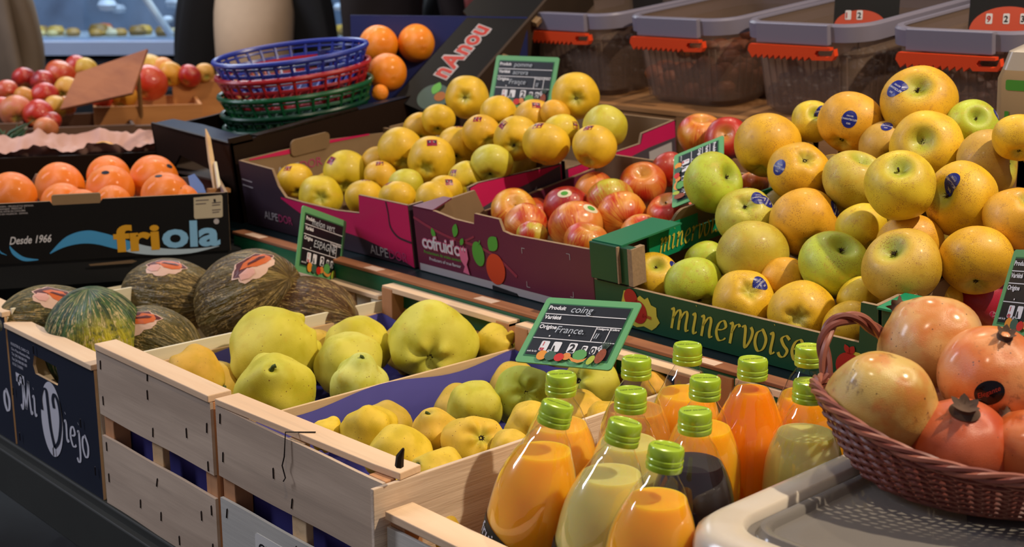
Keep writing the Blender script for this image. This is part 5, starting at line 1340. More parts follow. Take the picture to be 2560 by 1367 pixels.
# partly hidden ones: pieces of the pile under the visible layer
GF_ = 'red apples in the maroon carton'
fuji = {
 'B1': ('e2a83a', ('s', .1, .45), [], 'yellow-orange apple with a shallow dimple at the pink carton end of the maroon carton'),
 'B2': ('e0984a', None, [], 'orange-red apple behind the raised front tab of the maroon carton'),
 'B3': ('c9b93e', None, [], 'sliver of a yellow-green apple just above the front edge of the maroon carton'),
 'B4': ('9c1c22', None, [('w', -.15, .62)], 'dark red shiny apple with an oval white and green sticker on top'),
 'B5': ('e09440', None, [('w', .5, .66, .4)], 'large orange-red apple in the middle of the front row of the maroon carton'),
 'B6': ('d8a03c', ('s', .2, .9), [], 'striped red-yellow apple peeking over the front edge of the maroon carton'),
 'B7': ('c2b83a', None, [], 'plain yellow-green apple among the red ones'),
 'B8': ('e09c38', None, [], 'round orange apple beside the green carton corner in the maroon carton'),
 'B9': ('dc8c3c', None, [], 'orange-red apple at the back of the maroon carton beside the pink wall'),
 'B10': ('d8843a', ('s', -.1, .62), [], 'red apple with stalk hollow up, last of the back row of the maroon carton'),
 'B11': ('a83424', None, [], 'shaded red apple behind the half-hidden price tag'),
 'B12': ('dc8a2a', ('s', -.3, .8), [], 'orange apple directly behind the kraft hand tab of the green carton'),
 'B13': ('dc9440', None, [('w', .15, .5)], 'low red apple with an oval sticker beside the green carton fold'),
 'B14': ('e2a03a', ('s', .0, .86), [], 'tall orange-yellow ribbed apple next to the bright red one, below the bins'),
 'B15': ('b02a22', ('s', -.3, .2), [], 'bright red apple showing a deep stalk hollow, below the bins'),
 'B17': ('d8882c', None, [], 'orange apple sliver between two golden apples behind the green carton wall')}
for k, (c, e, s, lab) in fuji.items():
    p = POS[k]; fruit('f', p[:3], p[3], c, lab, GF_, e, s, var={'B14': 1, 'B15': 3}.get(k))
GM_ = 'golden apples piled over the green carton'
mnv = {
 'M1': (Y2, ('s', .3, .9, -1), [], 'golden apple with heavily speckled brown crown beside the bright red apple'),
 'M2': (YG, ('s', 0, .37), [('b', .36, .55, .5)], 'yellow apple with a dark stalk hollow and blue sticker, behind the topmost row'),
 'M3': (OR, ('s', .5, .8, -1), [('b', -.29, .02, .25)], 'speckled golden apple with a round blue sticker facing out, high in the pile'),
 'M4': (Y2, ('s', -.34, .44), [('b', -.84, .36, .5)], 'topmost golden apple of the pile with stalk hollow and blue sticker at its side'),
 'M5': (GR, ('s', -.05, .27), [('b', .85, .33, -.9)], 'pale green-yellow apple with a blue sticker on its shoulder, beside the tan bag'),
 'M6': (Y1, ('s', -.47, .14), [], 'golden apple lying with greenish stalk hollow sideways, directly under the topmost one'),
 'M7': (RU, None, [('b', -.1, .75, .4)], 'shaded apple in the gap under the topmost one, with part of a blue sticker'),
 'M8': (RU, ('s', .84, .0), [], 'dull russet-netted apple with hollow facing sideways, upper end of the pile'),
 'M9': (Y1, None, [], 'ribbed golden apple cut by the picture edge above the russet one'),
 'M10': (GR, ('s', .62, .26), [], 'green-yellow apple in front of the half-hidden price tag, stalk hollow sideways'),
 'M11': (Y2, ('c', .09, .46), [('b', -.80, .10, .4)], 'golden apple with calyx up and a blue sticker on its flank, centre of the pile'),
 'M12': ('cdb648', ('s', .2, .80), [], 'plain dull yellow apple with a green crown in the centre of the pile'),
 'M13': (YG, ('s', -.25, .56), [], 'yellow-green apple with a stubby stalk sticking out of its hollow'),
 'M14': (Y1, ('s', -.85, .12), [('b', -.55, .50, .9)], 'large golden apple with a blue sticker near its side hollow and a fine scratch'),
 'M15': (OR, ('c', .1, .68), [], 'orange-yellow apple with calyx up, cut by the picture edge under the russet one'),
 'M16': ('c4bc48', ('c', -.18, .44), [('b', .38, .66, .2), ('b', .66, .50, -.6)], 'greenish apple with two overlapping blue stickers, between the red carton and the pile centre'),
 'M17': (OR, None, [('b', .80, .38, -.7)], 'orange-toned apple in the middle of the pile with a dull blue sticker at its edge'),
 'M18': (YG, None, [], 'yellow-green apple set back between the orange-toned and the stalked one'),
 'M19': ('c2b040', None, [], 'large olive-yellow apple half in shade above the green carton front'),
 'M20': (GR, ('s', .18, .72), [], 'green apple with its small stalk hollow up, middle of the lower pile'),
 'M21': ('d2ac40', ('s', -.52, .60), [], 'large golden apple with a creased hollow and russet foot, lower end of the pile'),
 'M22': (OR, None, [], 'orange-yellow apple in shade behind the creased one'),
 'M23': (Y2, None, [], 'wide golden speckled apple behind the pink apple carton'),
 'M24': (Y1, ('c', .05, .42), [('b', .47, .62, -.5)], 'golden apple with star-shaped calyx and blue sticker at the green carton front edge'),
 'M25': (Y1, ('c', -.35, -.1), [], 'golden apple with a small dark mark above the letters of the green carton'),
 'M26': (GR, None, [], 'bright green-yellow apple just behind the front edge of the green carton'),
 'M27': (Y1, ('s', .03, .62), [('b', .80, .45, -.6)], 'golden apple in the corner of the green carton with stalk hollow up'),
 'M28': (GR, None, [], 'greenish apple deep in the corner of the green carton'),
 'M29': (Y1, None, [], 'golden apple seen through the wicker basket handle'),
 'M30': (Y1, None, [], 'yellow apple crown between the creased apple and the largest pomegranate'),
 'M31': (OR, None, [], 'orange apple in the shaded gap beside the olive-yellow one'),
 'M33': (OR, None, [], 'orange apple sliver under the stickered speckled apple'),
 'M34': (OR, None, [], 'orange apple piece in the gap under the stalked apple'),
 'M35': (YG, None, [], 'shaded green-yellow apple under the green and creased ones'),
 'M36': (GR, None, [], 'green apple sliver in the gap below the speckled-crown apple')}
for k, (c, e, s, lab) in mnv.items():
    if k in ('M33', 'M34', 'M36'): continue
    p = POS[k]; p = deepen(p); fruit('g', p[:3], p[3], c, lab, GM_, e, s)
# apples under the visible layer of each pile, showing only through gaps
def under(keys, kind, colr, lab, grp, dy, dz, rr, zmin, x0, x1, ymax, n):
    pts = [(Vector(POS[k][:3]), POS[k][3]) for k in keys]; out = []; R2 = random.Random(4)
    tries = 0
    while len(out) < n and tries < 6000:
        tries += 1; b = R2.choice(pts); p = b[0] + Vector((R2.uniform(-.05, .05), R2.uniform(.01, dy), R2.uniform(-dz, -.01)))
        if not (x0 < p.x < x1 and p.y < ymax and p.z > tier(p.y) + .008 + rr and p.z > zmin): continue
        if all((p - a).length > (ra + rr) * .97 for a, ra in pts + out): out.append((p, rr))
    for p, r_ in out: fruit(kind, p, r_, colr, lab, grp, parts=False)
under([k for k in POS if k[0] == 'M'], 'g', 'c9a636', 'golden apple wedged deep in the pile, nearly covered by the others', 'covered golden apples', .13, .16, .036, .9, -1.17, -.58, 1.69, 62)
under([k for k in POS if k[0] == 'A'], 'a', 'c9a636', 'golden apple at the bottom of the dark purple carton, nearly covered', 'covered carton apples', .1, .10, .033, .9, -2.09, -1.67, 1.60, 24)
under([k for k in POS if k[0] == 'B'], 'f', 'c0602c', 'red apple at the bottom of the maroon carton, nearly covered', 'covered red apples', .1, .08, .03, .9, -1.58, -1.26, 1.68, 12)

# ------------------------------------------------------------ quinces
GQ = 'quinces in the blue-lined crates'
qs = {
 'Q1': ('dacc44', ('c', .75, .5, -1), [], 0, 'big lumpy yellow quince with a brown torn tuft on its shoulder, tallest by the melons'),
 'Q2': ('d6ca40', ('s', .05, .55), [], 1, 'yellow-green quince with a grey-green stalk standing up, in front of the big lumpy one'),
 'Q3': ('dcaa34', ('s', .9, -.35), [], 2, 'orange-stained pear-shaped quince lying at the front corner of the crate'),
 'Q4': ('dccc44', None, [], 3, 'smooth yellow quince at the back against the blue paper'),
 'Q5': ('d4c94a', None, [], 4, 'long pale green-yellow quince between the two largest ones'),
 'Q6': ('d9d76c', ('s', .2, .85), [], 5, 'small pale quince with a knobbly tip in front of the long one'),
 'Q7': ('d8ce48', ('c', -.05, -.38), [], 0, 'largest quince, pale and lobed with a deep dark calyx facing out'),
 'Q8': ('dfc33a', ('c', .8, .1), [], 1, 'yellow quince in the back corner beside the coing price tag'),
 'Q9': ('e8c432', ('c', .9, -.2), [], 2, 'bright yellow lumpy quince against the blue paper of the near crate'),
 'Q10': ('e8c634', None, [], 3, 'bright yellow quince under the dark curled leaf stalk'),
 'Q11': ('e4b83c', ('s', -.2, .8), [], 4, 'pitted yellow quince with russet marks, middle of the near crate'),
 'Q12': ('e6bd38', ('c', .35, .45), [], 5, 'round yellow quince with star-like scars, middle of the near crate'),
 'Q13': ('cec340', ('c', -.1, -.8), [], 1, 'green-tinged quince with a dark calyx underneath, half in shade'),
 'Q14': ('c2ca46', ('c', .12, .22), [], 0, 'green quince like an apple with its calyx facing out, behind the bottles'),
 'Q15': ('e6bf3a', None, [], 2, 'yellow quince with one dark spot beside the green one'),
 'Q16': ('e2b93a', None, [], 3, 'yellow quince partly hidden by the front orange-juice bottle'),
 'Q17': ('d0c742', ('c', -.6, .3), [], 4, 'green-yellow spotted quince right under the coing price tag'),
 'Q18': ('e8b940', None, [], 5, 'yellow-orange quince between two bottle necks'),
 'Q19': ('e6c138', ('s', -.6, .5), [], 1, 'yellow quince at the rough-sawn side board of the near crate'),
 'Q20': ('e8c636', None, [], 2, 'small yellow quince below the curled stalk at the crate corner'),
 'Q21': ('e8c432', None, [], 3, 'sliver of a yellow quince behind the top rail of the near crate'),
 'Q22': ('e4aa38', None, [], 4, 'orange-yellow quince piece at the far corner of the near crate'),
 'Q23': ('e8b93a', None, [], 5, 'yellow quince seen through the clear neck of a bottle')}
for k, (c, e, s, v, lab) in qs.items():
    p = POS[k]; fruit('q', p[:3], p[3], c, lab, GQ, e, s, v)
for i, (x, y, z, r_) in enumerate(((-1.55, .885, .835, .035), (-1.46, .83, .83, .035), (-1.38, .82, .83, .034), (-1.56, 1.06, .84, .038), (-1.5, 1.18, .84, .04), (-1.44, 1.2, .835, .035), (-1.26, .95, .835, .036), (-1.24, 1.06, .835, .038), (-1.19, .80, .825, .03), (-1.25, 1.16, .838, .04), (-1.02, 1.02, .825, .03), (-1.04, 1.15, .83, .034), (-1.0, .82, .825, .03), (-1.17, 1.22, .83, .03))):
    fruit('q', (x, y, z - .012), r_, 'd0aa38', 'yellow quince low in a blue-lined crate, mostly covered by the others', 'covered quinces', None, (), parts=False)
MB().tube([at(998, 1165, 1.30), at(1000, 1140, 1.295), at(1008, 1122, 1.29), at(1009, 1120, 1.285)], [.0045, .004, .0015, .0005], 6).build('dried_leaf', m_stem)['label'] = 'dark curled dry leaf stalk sticking up from the quinces in the near crate'
bpy.data.objects['dried_leaf']['category'] = 'leaf'

# ------------------------------------------------------------ melons
fruit('m', (-1.925, .815, .850), .058, '5a5226', 'dark melon with torn orange label lying at the end of the melon row', 'green melons', ('s', -.9, .1), [('x', .25, .72, .35, .9)], 0, spin=1.0)
fruit('n', (-1.812, .832, .838), .076, '2c4a2c', 'upright striped green melon with a yellow ground spot, nearest the crate front', 'green melons', ('s', -.02, .93), (), 1, spin=-.9, stretch=.85)
fruit('m', (-1.905, 1.01, .862), .062, '5e4c24', 'brown-green melon with a pink and orange label at the back of the melon row', 'green melons', ('s', .95, -.1), [('x', -.05, .80, .1, .85)], 0, spin=2.0)
fruit('m', (-1.765, .905, .832), .056, '5a4e1e', 'melon with scalloped orange label wedged behind the upright striped one', 'green melons', ('s', .9, -.3), [('x', -.35, .62, -.35, .95)], 1, spin=.4)
fruit('m', (-1.775, 1.075, .870), .078, '5c4820', 'large brown-green melon with a bright label on its shoulder', 'green melons', ('s', .75, .35), [('x', .28, .60, -.5, .75)], 0, spin=3.1, stretch=.9)
fruit('m', (-1.690, 1.13, .850), .062, '5a3c1c', 'brown streaked melon without a label, lying against the quince crate', 'green melons', ('s', .92, -.05), (), 1, spin=1.3)

# ------------------------------------------------------------ oranges
GO = 'oranges in the black wave-printed carton'
nface = Vector((fe.y, -fe.x, 0))
for (px, py, w_, d, lab, st_) in ((30, 490, 122, 2.38, 'orange at the cut edge end of the black wave-printed carton', ()),
    (150, 466, 122, 2.50, 'orange high behind two others, beside the dark hand tab', ()), (158, 512, 112, 2.38, 'orange in the front row before the high one', ()),
    (205, 520, 96, 2.30, 'orange low behind the front wall left of the kraft hand tab', ()), (272, 442, 108, 2.55, 'orange at the back under the dark rear tab', ()),
    (276, 472, 120, 2.44, 'orange with a small dark sticker on its crown', [('o', .03, .62)]), (283, 508, 92, 2.32, 'orange directly behind the kraft hand tab', ()),
    (385, 448, 122, 2.50, 'largest orange at the back corner of the black wave-printed carton', [('o', .75, .5)]), (415, 492, 124, 2.38, 'orange at the front corner with a pale shine', [('o', -.15, .8)]),
    (455, 505, 90, 2.31, 'orange with a white and dark sticker at the corner by the paper label', [('o', .0, .75)])):
    rr_ = ray(px, py); tf = (f0 - CAM).dot(nface) / rr_.dot(nface); d = max(d, tf + .012 + w_ / 2 * d / FPX * 1.12)
    fruit('o', at(px, py, d), w_ / 2 * d / FPX, 'f08018', lab, GO, ('s', .4, .5, -1), st_)
GN = 'oranges behind the plastic baskets'
for (px, py, w_, d, lab) in ((946, 112, 98, 2.86, 'orange touching the rim of the blue basket'), (1042, 108, 96, 2.88, 'orange leaning on the black leaning carton'), (1060, 86, 80, 3.0, 'highest orange behind the black leaning carton'),
    (968, 182, 98, 2.76, 'orange low between baskets and black leaning carton'), (950, 232, 42, 2.72, 'small bit of orange at the foot of the black carton')):
    fruit('o', at(px, py, d), w_ / 2 * d / FPX, 'f49016', lab, GN, ('s', -.4, .5, -1))
fruit('o', at(262, 392, 2.82), .034, 'd89a2c', 'single yellow-orange fruit in the pink paper-lined tray', None, None, (), parts=False)

# ------------------------------------------------------------ distant apples
GB = 'apples on the distant stand'
far = [(60, 197, 52, '8c1c24', 'dark red'), (108, 206, 54, '8a1e2c', 'dark crimson'), (18, 228, 50, 'c06040', 'pinkish'), (62, 243, 48, 'd08838', 'orange'), (113, 240, 60, 'b83028', 'red'), (40, 278, 72, 'd0785a', 'pink hollowed'),
       (95, 286, 66, 'c03428', 'bright red'), (150, 190, 72, 'c86838', 'orange-red'), (168, 224, 58, 'd8a048', 'yellow'), (192, 168, 52, 'b83830', 'rosy'), (216, 172, 50, 'd8b050', 'pale yellow'), (375, 178, 78, 'd8a838', 'golden'),
       (405, 180, 66, 'd88830', 'amber'), (370, 208, 84, 'cc4a28', 'red-orange'), (426, 186, 58, 'd89a30', 'honey'), (474, 190, 52, 'a82428', 'deep red'), (511, 182, 44, 'd8a050', 'peach'), (308, 240, 62, 'd89430', 'orange-yellow'),
       (255, 250, 46, 'b83c2c', 'small red'), (140, 268, 52, 'd09a3c', 'mustard'), (115, 322, 54, 'd0784a', 'salmon'), (3, 268, 48, 'c8604c', 'coral'), (130, 302, 40, '9a3428', 'shaded red'), (165, 265, 44, 'c8963a', 'ochre')]
for px, py, w_, c, nm in far:
    d = 3.35 + (270 - py) * .0030
    fruit('f' if c[0] in '89abc' else 'a', at(px, py, d), w_ * 1.14 / 2 * d / FPX, c, nm + ' blurred apple on the distant wooden stand ' + ('behind the tilted board' if px > 180 else 'in the open heap'), GB, parts=False)

# ------------------------------------------------------------ pink apple behind the pomegranates
fruit('r', at(2452, 760, 1.62), .046, 'a82038', 'pink-red apple with a heart sticker beside the price tag at the picture edge', None, ('s', .3, .7, -1), [('h', .06, -.28, -.1, .62)], 2)
fruit('r', at(2540, 800, 1.66), .044, '9c2034', 'second pink-red apple mostly behind the heart-stickered one', None, None, ())
fruit('g', at(2350, 775, 1.66), .040, Y1, 'golden apple low behind the pomegranates beside the pink apple', None, None, ())
# ============================================================ juice bottles
q = NT('clear_bottle_glass')
tr = q.n('BsdfTransparent', Color=(.985, .99, .98, 1)); gs = q.n('BsdfGlossy', Roughness=.03, Color=(1, 1, 1, 1)); fr = q.n('Fresnel', IOR=1.5)
lw = q.n('LayerWeight', Blend=.35)
edge = q.n('BsdfTransparent', Color=(.42, .45, .43, 1))
m1 = q.t.nodes.new('ShaderNodeMixShader'); q.t.links.new(q.sm(lw.outputs[1], .58, .98), m1.inputs[0]); q.t.links.new(tr.outputs[0], m1.inputs[1]); q.t.links.new(edge.outputs[0], m1.inputs[2])
mx = q.t.nodes.new('ShaderNodeMixShader'); q.t.links.new(q.math('MULTIPLY', q.math('ADD', q.math('MULTIPLY', fr.outputs[0], 1.5), .01), q.math('SUBTRACT', 1.0, q.n('NewGeometry').outputs['Backfacing']), clamp=True), mx.inputs[0])
q.t.links.new(m1.outputs[0], mx.inputs[1]); q.t.links.new(gs.outputs[0], mx.inputs[2]); q.t.links.new(mx.outputs[0], q.out.inputs[0])
m_glass = q.m
def juice(name, c, c2, rough=.25):
    q = NT(name); nz = q.noise(q.obj((1, 1, .6)), 14, 3)
    q.fin(q.mix(nz, lin(c), lin(c2)), rough, .3)
    q.b.inputs['Subsurface Weight'].default_value = .85; q.b.inputs['Subsurface Radius'].default_value = (1.0, .6, .2); q.b.inputs['Subsurface Scale'].default_value = .04
    return q.m
J = {'orange': juice('orange_juice', 'f4ae20', 'ec9e16'), 'bright': juice('carrot_orange_juice', 'f6900e', 'ee7e08'), 'lemon': juice('cloudy_lemon_juice', 'd0c478', 'c2b462'),
     'amber': juice('cloudy_apple_juice', 'c48a3c', 'ac762c'), 'grape': juice('dark_grape_juice', '1c0810', '12050a', .5), 'peach': juice('peach_juice', 'f0b23c', 'e8a22c')}
q = NT('lime_green_cap'); q.fin(lin('a6c62c'), .25, .6, Metallic=.05, Coat_Weight=.5); m_cap = q.m
m_lab = plain('olive_black_label', '22241c', .5, .15, 12)
BHt = .285
PROF = [(.028, 0), (.040, .002), (.0455, .010), (.0475, .03), (.0480, .10), (.0480, .160), (.0475, .178), (.0460, .193), (.0425, .207), (.0370, .221), (.0300, .235), (.0230, .2465), (.0175, .2545), (.0145, .261), (.0142, .268)]
EXT, BSC = .044, .925
PROF = [(r_ * (.93 if r_ > .029 else 1), z_ + (EXT if z_ > .02 else 0)) for r_, z_ in PROF]
def prof_r(z):
    for (r0, z0), (r1, z1) in zip(PROF, PROF[1:]):
        if z <= z1: return r0 + (r1 - r0) * (z - z0) / max(z1 - z0, 1e-9)
    return PROF[-1][0]
# one bottle, its parts shared by all
def smooth_prof(P, k=4):
    Q = spline([(r, z) for r, z in P], k); return [(max(r, 0), z) for r, z in Q]
gp = smooth_prof(PROF)
def mesh_of(M_, nm, mats, **k):
    o = M_.build(nm, mats, **k); me = o.data; bpy.data.objects.remove(o); return me
ME_GL = mesh_of(MB().lathe([(0, .0005)] + gp, 56), 'glass', m_glass, angle=80)
cp = [(.0172, .2635), (.0176, .265), (.0176, .2685), (.0168, .2695), (.0168, .2705), (.0176, .2715), (.0176, .2745), (.0169, .2755), (.0172, .2765), (.0172, .284), (.0160, .2862), (.0140, .2868), (.0132, .2862), (.0, .2862)]
cp = [(a, b + EXT) for a, b in cp]
cm = MB().lathe(cp, 72)
for i in range(72):
    if i % 2:
        for j in (8, 9): k = j * 72 + i; x, y, z = cm.v[k]; cm.v[k] = (x * .985, y * .985, z)
ME_CP = mesh_of(cm, 'cap', m_cap, angle=30)
def liquid(level, tiltv):
    """juice body; its surface stays level whatever the bottle's lean"""
    level += EXT
    n = 56; M_ = MB(); L = []
    zs = [.004, .012] + [z_ + EXT for z_ in (.03, .06, .09, .115, .135, .16, .17, .178, .186, .193, .2, .207, .214, .221, .228, .235, .242)]
    zz = [z for z in zs if z < level - .0345 * abs(tiltv[0]) - .0345 * abs(tiltv[1]) - .003]
    for z in zz: L.append([((prof_r(z) - .0008) * math.cos(2 * PI * i / n), (prof_r(z) - .0008) * math.sin(2 * PI * i / n), z) for i in range(n)])
    T = []
    for i in range(n):
        a = 2 * PI * i / n; z = level
        for _ in range(6):
            r = prof_r(z) - .0008; z = level - r * math.cos(a) * tiltv[0] - r * math.sin(a) * tiltv[1]
        T.append((r * math.cos(a), r * math.sin(a), z))
    L.append(T); M_.loft(L, True, True); return M_
def bottle(px, py, wd, lean, kind, level, label, rz=0.0, lab=None):
    lr, lf = lean                     # lean of the axis to image right and away
    ax = (Vector((0, 0, 1)) + RT * lr + FH * lf).normalized()
    H_b = (.2865 + EXT) * BSC
    top = on_z(px, py, CZ + .0068 + .012 * abs(lr) * 4 * BSC + (H_b - .006) * ax.z)
    base = top - ax * (H_b - .006)
    qt = ax.to_track_quat('Z', 'Y')
    r = empty('juice_bottle', base, qt.to_euler(), label=label, cat='bottle', group='juice bottles in the rough-sawn crate')
    r.scale = (BSC, BSC, BSC)
    for nm, me in (('glass', ME_GL), ('cap', ME_CP)):
        o = bpy.data.objects.new(nm, me); COL.objects.link(o); o.parent = r
    up_l = qt.inverted() @ Vector((0, 0, 1)); tv = (up_l.x / up_l.z, up_l.y / up_l.z)
    liquid(level, tv).build('juice', J[kind], r, angle=50)
    # rubbed date print on the cap
    g = text2d('MRP 04/2020', .0045, .0, .2); w2 = g[2] / 2
    ci = qt.inverted() @ RT; ang = math.atan2(ci.y, ci.x) + rz
    cs, sn = math.cos(ang), math.sin(ang)
    flat(r, 'date_print', ([((a - w2) * cs - (b - .001) * sn, (a - w2) * sn + (b - .001) * cs) for a, b in g[0]], g[1]), lambda u, v: (u, v, .2866 + EXT), plain('faded_print', '3a4a10', .6))
    if lab:
        n = 30; vl = []; F_ = []
        ci = qt.inverted() @ (-FH); a0 = math.atan2(ci.y, ci.x)
        M_ = MB(); L0 = []; L1 = []
        for i in range(n + 1):
            a = a0 - 1.75 + 3.0 * i / n; t = i / n
            zt = .200 - .050 * t ** 1.3; rl = prof_r(zt) + .0006
            L0.append((rl * math.cos(a), rl * math.sin(a), .05)); L1.append((rl * math.cos(a), rl * math.sin(a), zt))
        M_.add(L0 + L1, [(i, i + 1, n + 2 + i, n + 1 + i) for i in range(n)]); lo = M_.build('paper_label', m_lab, r)
        for s_, sz, zz, m, da in lab[1]:
            g = text2d(s_, sz, .004, .15)
            flat(lo, 'lettering', g, lambda u, v: ((prof_r(zz) + .0012) * math.cos(a0 + da + u / .045), (prof_r(zz) + .0012) * math.sin(a0 + da + u / .045), zz + v - u * .30), m)
    return r
m_lgold = plain('gold_lettering', 'b07a2c', .5)
LB = (0, (('fruit...', .020, .180, m_white, -1.45), ('deux n', .017, .158, m_lgold, -1.45)))
BT = [(1403, 948, 74, (.02, .0), 'peach', .228, 'bottle of pale orange juice with its green cap under the coing price tag', .2, None),
 (1591, 908, 72, (.0, .0), 'amber', .225, 'bottle of cloudy brown apple juice at the back row beside the price tag', -.2, None),
 (1577, 988, 78, (.02, .0), 'lemon', .228, 'upright bottle of pale lemon juice in the middle row', .3, None),
 (1719, 873, 70, (.0, .0), 'orange', .226, 'bottle of orange juice at the back, in front of the pale crate corner', .1, None),
 (1763, 958, 76, (.01, .0), 'orange', .229, 'bottle of orange juice between the dark one and the bright orange one', .1, None),
 (1738, 1040, 81, (.0, .0), 'grape', .230, 'bottle of nearly black grape juice', .2, None),
 (1882, 910, 75, (.0, .0), 'bright', .250, 'fullest bottle, bright carrot-orange up to the neck', .3, None),
 (2024, 878, 72, (-.02, .0), 'orange', .226, 'bottle of orange juice behind the wicker basket handle', .0, None),
 (2022, 966, 77, (.01, .0), 'lemon', .227, 'bottle of pale lemon juice beside the wicker basket', .2, None),
 (1392, 1022, 85, (.24, .03), 'orange', .234, 'orange juice bottle leaning over the rough-sawn board, dark label with white script', -.35, LB),
 (1561, 1068, 88, (.20, .04), 'lemon', .231, 'pale lemon juice bottle leaning in the front row', -.2, (0, (('le fruit', .020, .180, m_white, -1.3),))),
 (1665, 1130, 93, (.12, .03), 'orange', .234, 'foremost orange juice bottle with a scuffed green cap, slightly leaning', -.3, None)]
for b in BT: bottle(*b)

# ============================================================ translucent storage box with lid
q = NT('frosted_box_plastic'); q.fin(lin('cfc4b4'), .22, .5)
q.b.inputs['Subsurface Weight'].default_value = .5; q.b.inputs['Subsurface Radius'].default_value = (1, .9, .8); q.b.inputs['Subsurface Scale'].default_value = .01
tr = q.n('BsdfTransparent', Color=(.9, .88, .85, 1)); mx = q.t.nodes.new('ShaderNodeMixShader'); mx.inputs[0].default_value = .93
q.t.links.new(tr.outputs[0], mx.inputs[1]); q.t.links.new(q.b.outputs[0], mx.inputs[2]); q.t.links.new(mx.outputs[0], q.out.inputs[0]); m_frost = q.m
q = NT('clear_grey_lid_plastic'); q.fin(lin('8f8a84'), .16, .6)
tr = q.n('BsdfTransparent', Color=(.85, .84, .82, 1)); mx = q.t.nodes.new('ShaderNodeMixShader'); mx.inputs[0].default_value = .62
q.t.links.new(tr.outputs[0], mx.inputs[1]); q.t.links.new(q.b.outputs[0], mx.inputs[2]); q.t.links.new(mx.outputs[0], q.out.inputs[0]); m_frost2 = q.m
LX0, LX1, LY0, LY1, LZ = -.674, -.20, .803, 1.40, .932
lc = ((LX0 + LX1) / 2, (LY0 + LY1) / 2); lw_, ld_ = LX1 - LX0, LY1 - LY0
TB = empty('storage_box', (lc[0], lc[1], CZ), label='frosted translucent plastic box with a snap lid under the wicker basket', cat='storage box')
zl = LZ - CZ
def rr(inset, z, r): return [(x, y, z) for x, y in rrect(-lw_ / 2 + inset, lw_ / 2 - inset, -ld_ / 2 + inset, ld_ / 2 - inset, r, 8)]
MB().loft([rr(.05, 0, .03), rr(.045, .006, .035), rr(.022, zl - .035, .045), rr(.026, zl - .035, .043), rr(.049, .01, .033)], True, True).build('box_body', m_frost, TB, angle=50)
lid = MB().loft([rr(.012, zl - .045, .05), rr(.004, zl - .04, .052), rr(.0, zl - .02, .055), rr(.002, zl - .008, .055), rr(.010, zl - .001, .05), rr(.016, zl, .046), rr(.034, zl - .0003, .038), rr(.036, zl - .002, .037), rr(.038, zl - .009, .036)], False, False)
lid.build('lid', m_frost, TB, angle=60)
lid = MB().loft([rr(.038, zl - .009, .036), rr(.044, zl - .0095, .032), rr(.046, zl - .008, .030), rr(.048, zl - .002, .029), rr(.054, zl - .002, .026), rr(.056, zl - .004, .025), rr(.058, zl - .0085, .022), rr(.066, zl - .009, .02)], False, True)
lid.build('lid_panel', m_frost2, TB, angle=60)

# ============================================================ wicker basket
m_wick = plain('red_brown_wicker', '7a3f34', .38, .35, 40, .5); m_wick2 = plain('light_wicker_strand', '9a5a48', .38, .3, 40, .5)
BC = cw(.458, 1.157, 0); BZ = LZ - .0035
WB = empty('wicker_basket', (BC.x, BC.y, BZ), (0, 0, yaw_i), label='red-brown wicker basket with twisted handle full of pomegranates, on the plastic lid', cat='basket')
def bpt(t, lv, off=0.0):     # lv 0 bottom .. 1 rim
    ca, sa = math.cos(t), math.sin(t)
    e = lv ** .75
    a = .130 + (.176 - .130) * e + off; b = .108 + (.145 - .108) * e + off
    rim = .046 + .030 * abs(ca) ** 3
    return Vector((a * ca, b * sa, .004 + rim * lv))
nr = 46
ribs = MB()
for k in range(nr):
    t = 2 * PI * k / nr
    ribs.tube([bpt(t, lv) for lv in (0, .2, .4, .6, .8, 1.0)], .0019, 5)
ribs.build('wicker_stakes', m_wick, WB)
wv = MB(); rows = 15
for j in range(rows):
    lv = .03 + .90 * j / (rows - 1); P = []
    for i in range(nr * 4):
        t = 2 * PI * i / (nr * 4); s = math.cos(nr * t / 2 + PI * (j % 2)) ; P.append(bpt(t, lv, .0024 * s))
    wv.tube(P, .0019, 5, True)
wv.build('wicker_weave', m_wick, WB)
bs_ = MB()
for k in range(24):
    f = (k + 1) / 24; bs_.tube([Vector((.128 * f * math.cos(2 * PI * i / 40), .106 * f * math.sin(2 * PI * i / 40), .003 + .0008 * math.sin(i * PI))) for i in range(40)], .0026, 5, True)
bs_.build('wicker_base', m_wick, WB)
for s in range(4):
    P = []
    for i in range(220):
        t = 2 * PI * i / 220; ph = t * 11 + s * PI / 2; p = bpt(t, 1.0)
        o_ = Vector((math.cos(t), math.sin(t), 0)); P.append(p + o_ * (.0034 * math.cos(ph)) + Vector((0, 0, .0034 * math.sin(ph) + .002)))
    MB().tube(P, .0027, 6, True).build('rim_strand', m_wick if s % 2 else m_wick2, WB)
Wi = WB.location; Rz = Matrix.Rotation(-yaw_i, 3, 'Z')
HP = [(2098, 1010, 1.290), (2076, 965, 1.292), (2062, 905, 1.297), (2060, 855, 1.302), (2074, 818, 1.308), (2105, 797, 1.315), (2145, 797, 1.322), (2180, 817, 1.33), (2215, 852, 1.335), (2240, 900, 1.34), (2250, 950, 1.345)]
HS = spline([tuple(Rz @ (at(*h) - Wi)) for h in HP], 12)
for s in range(3):
    P = []; pts = [Vector(p) for p in HS]
    for i, p in enumerate(pts):
        tg = (pts[min(i + 1, len(pts) - 1)] - pts[max(i - 1, 0)]).normalized(); n1 = tg.orthogonal().normalized() if i == 0 else (n1 - tg * n1.dot(tg)).normalized(); b1 = tg.cross(n1)
        ph = i * .13 + s * 2.094; P.append(p + n1 * (.0036 * math.cos(ph)) + b1 * (.0036 * math.sin(ph)))
    MB().tube(P, .0036, 7).build('handle_strand', m_wick2 if s == 0 else m_wick, WB)
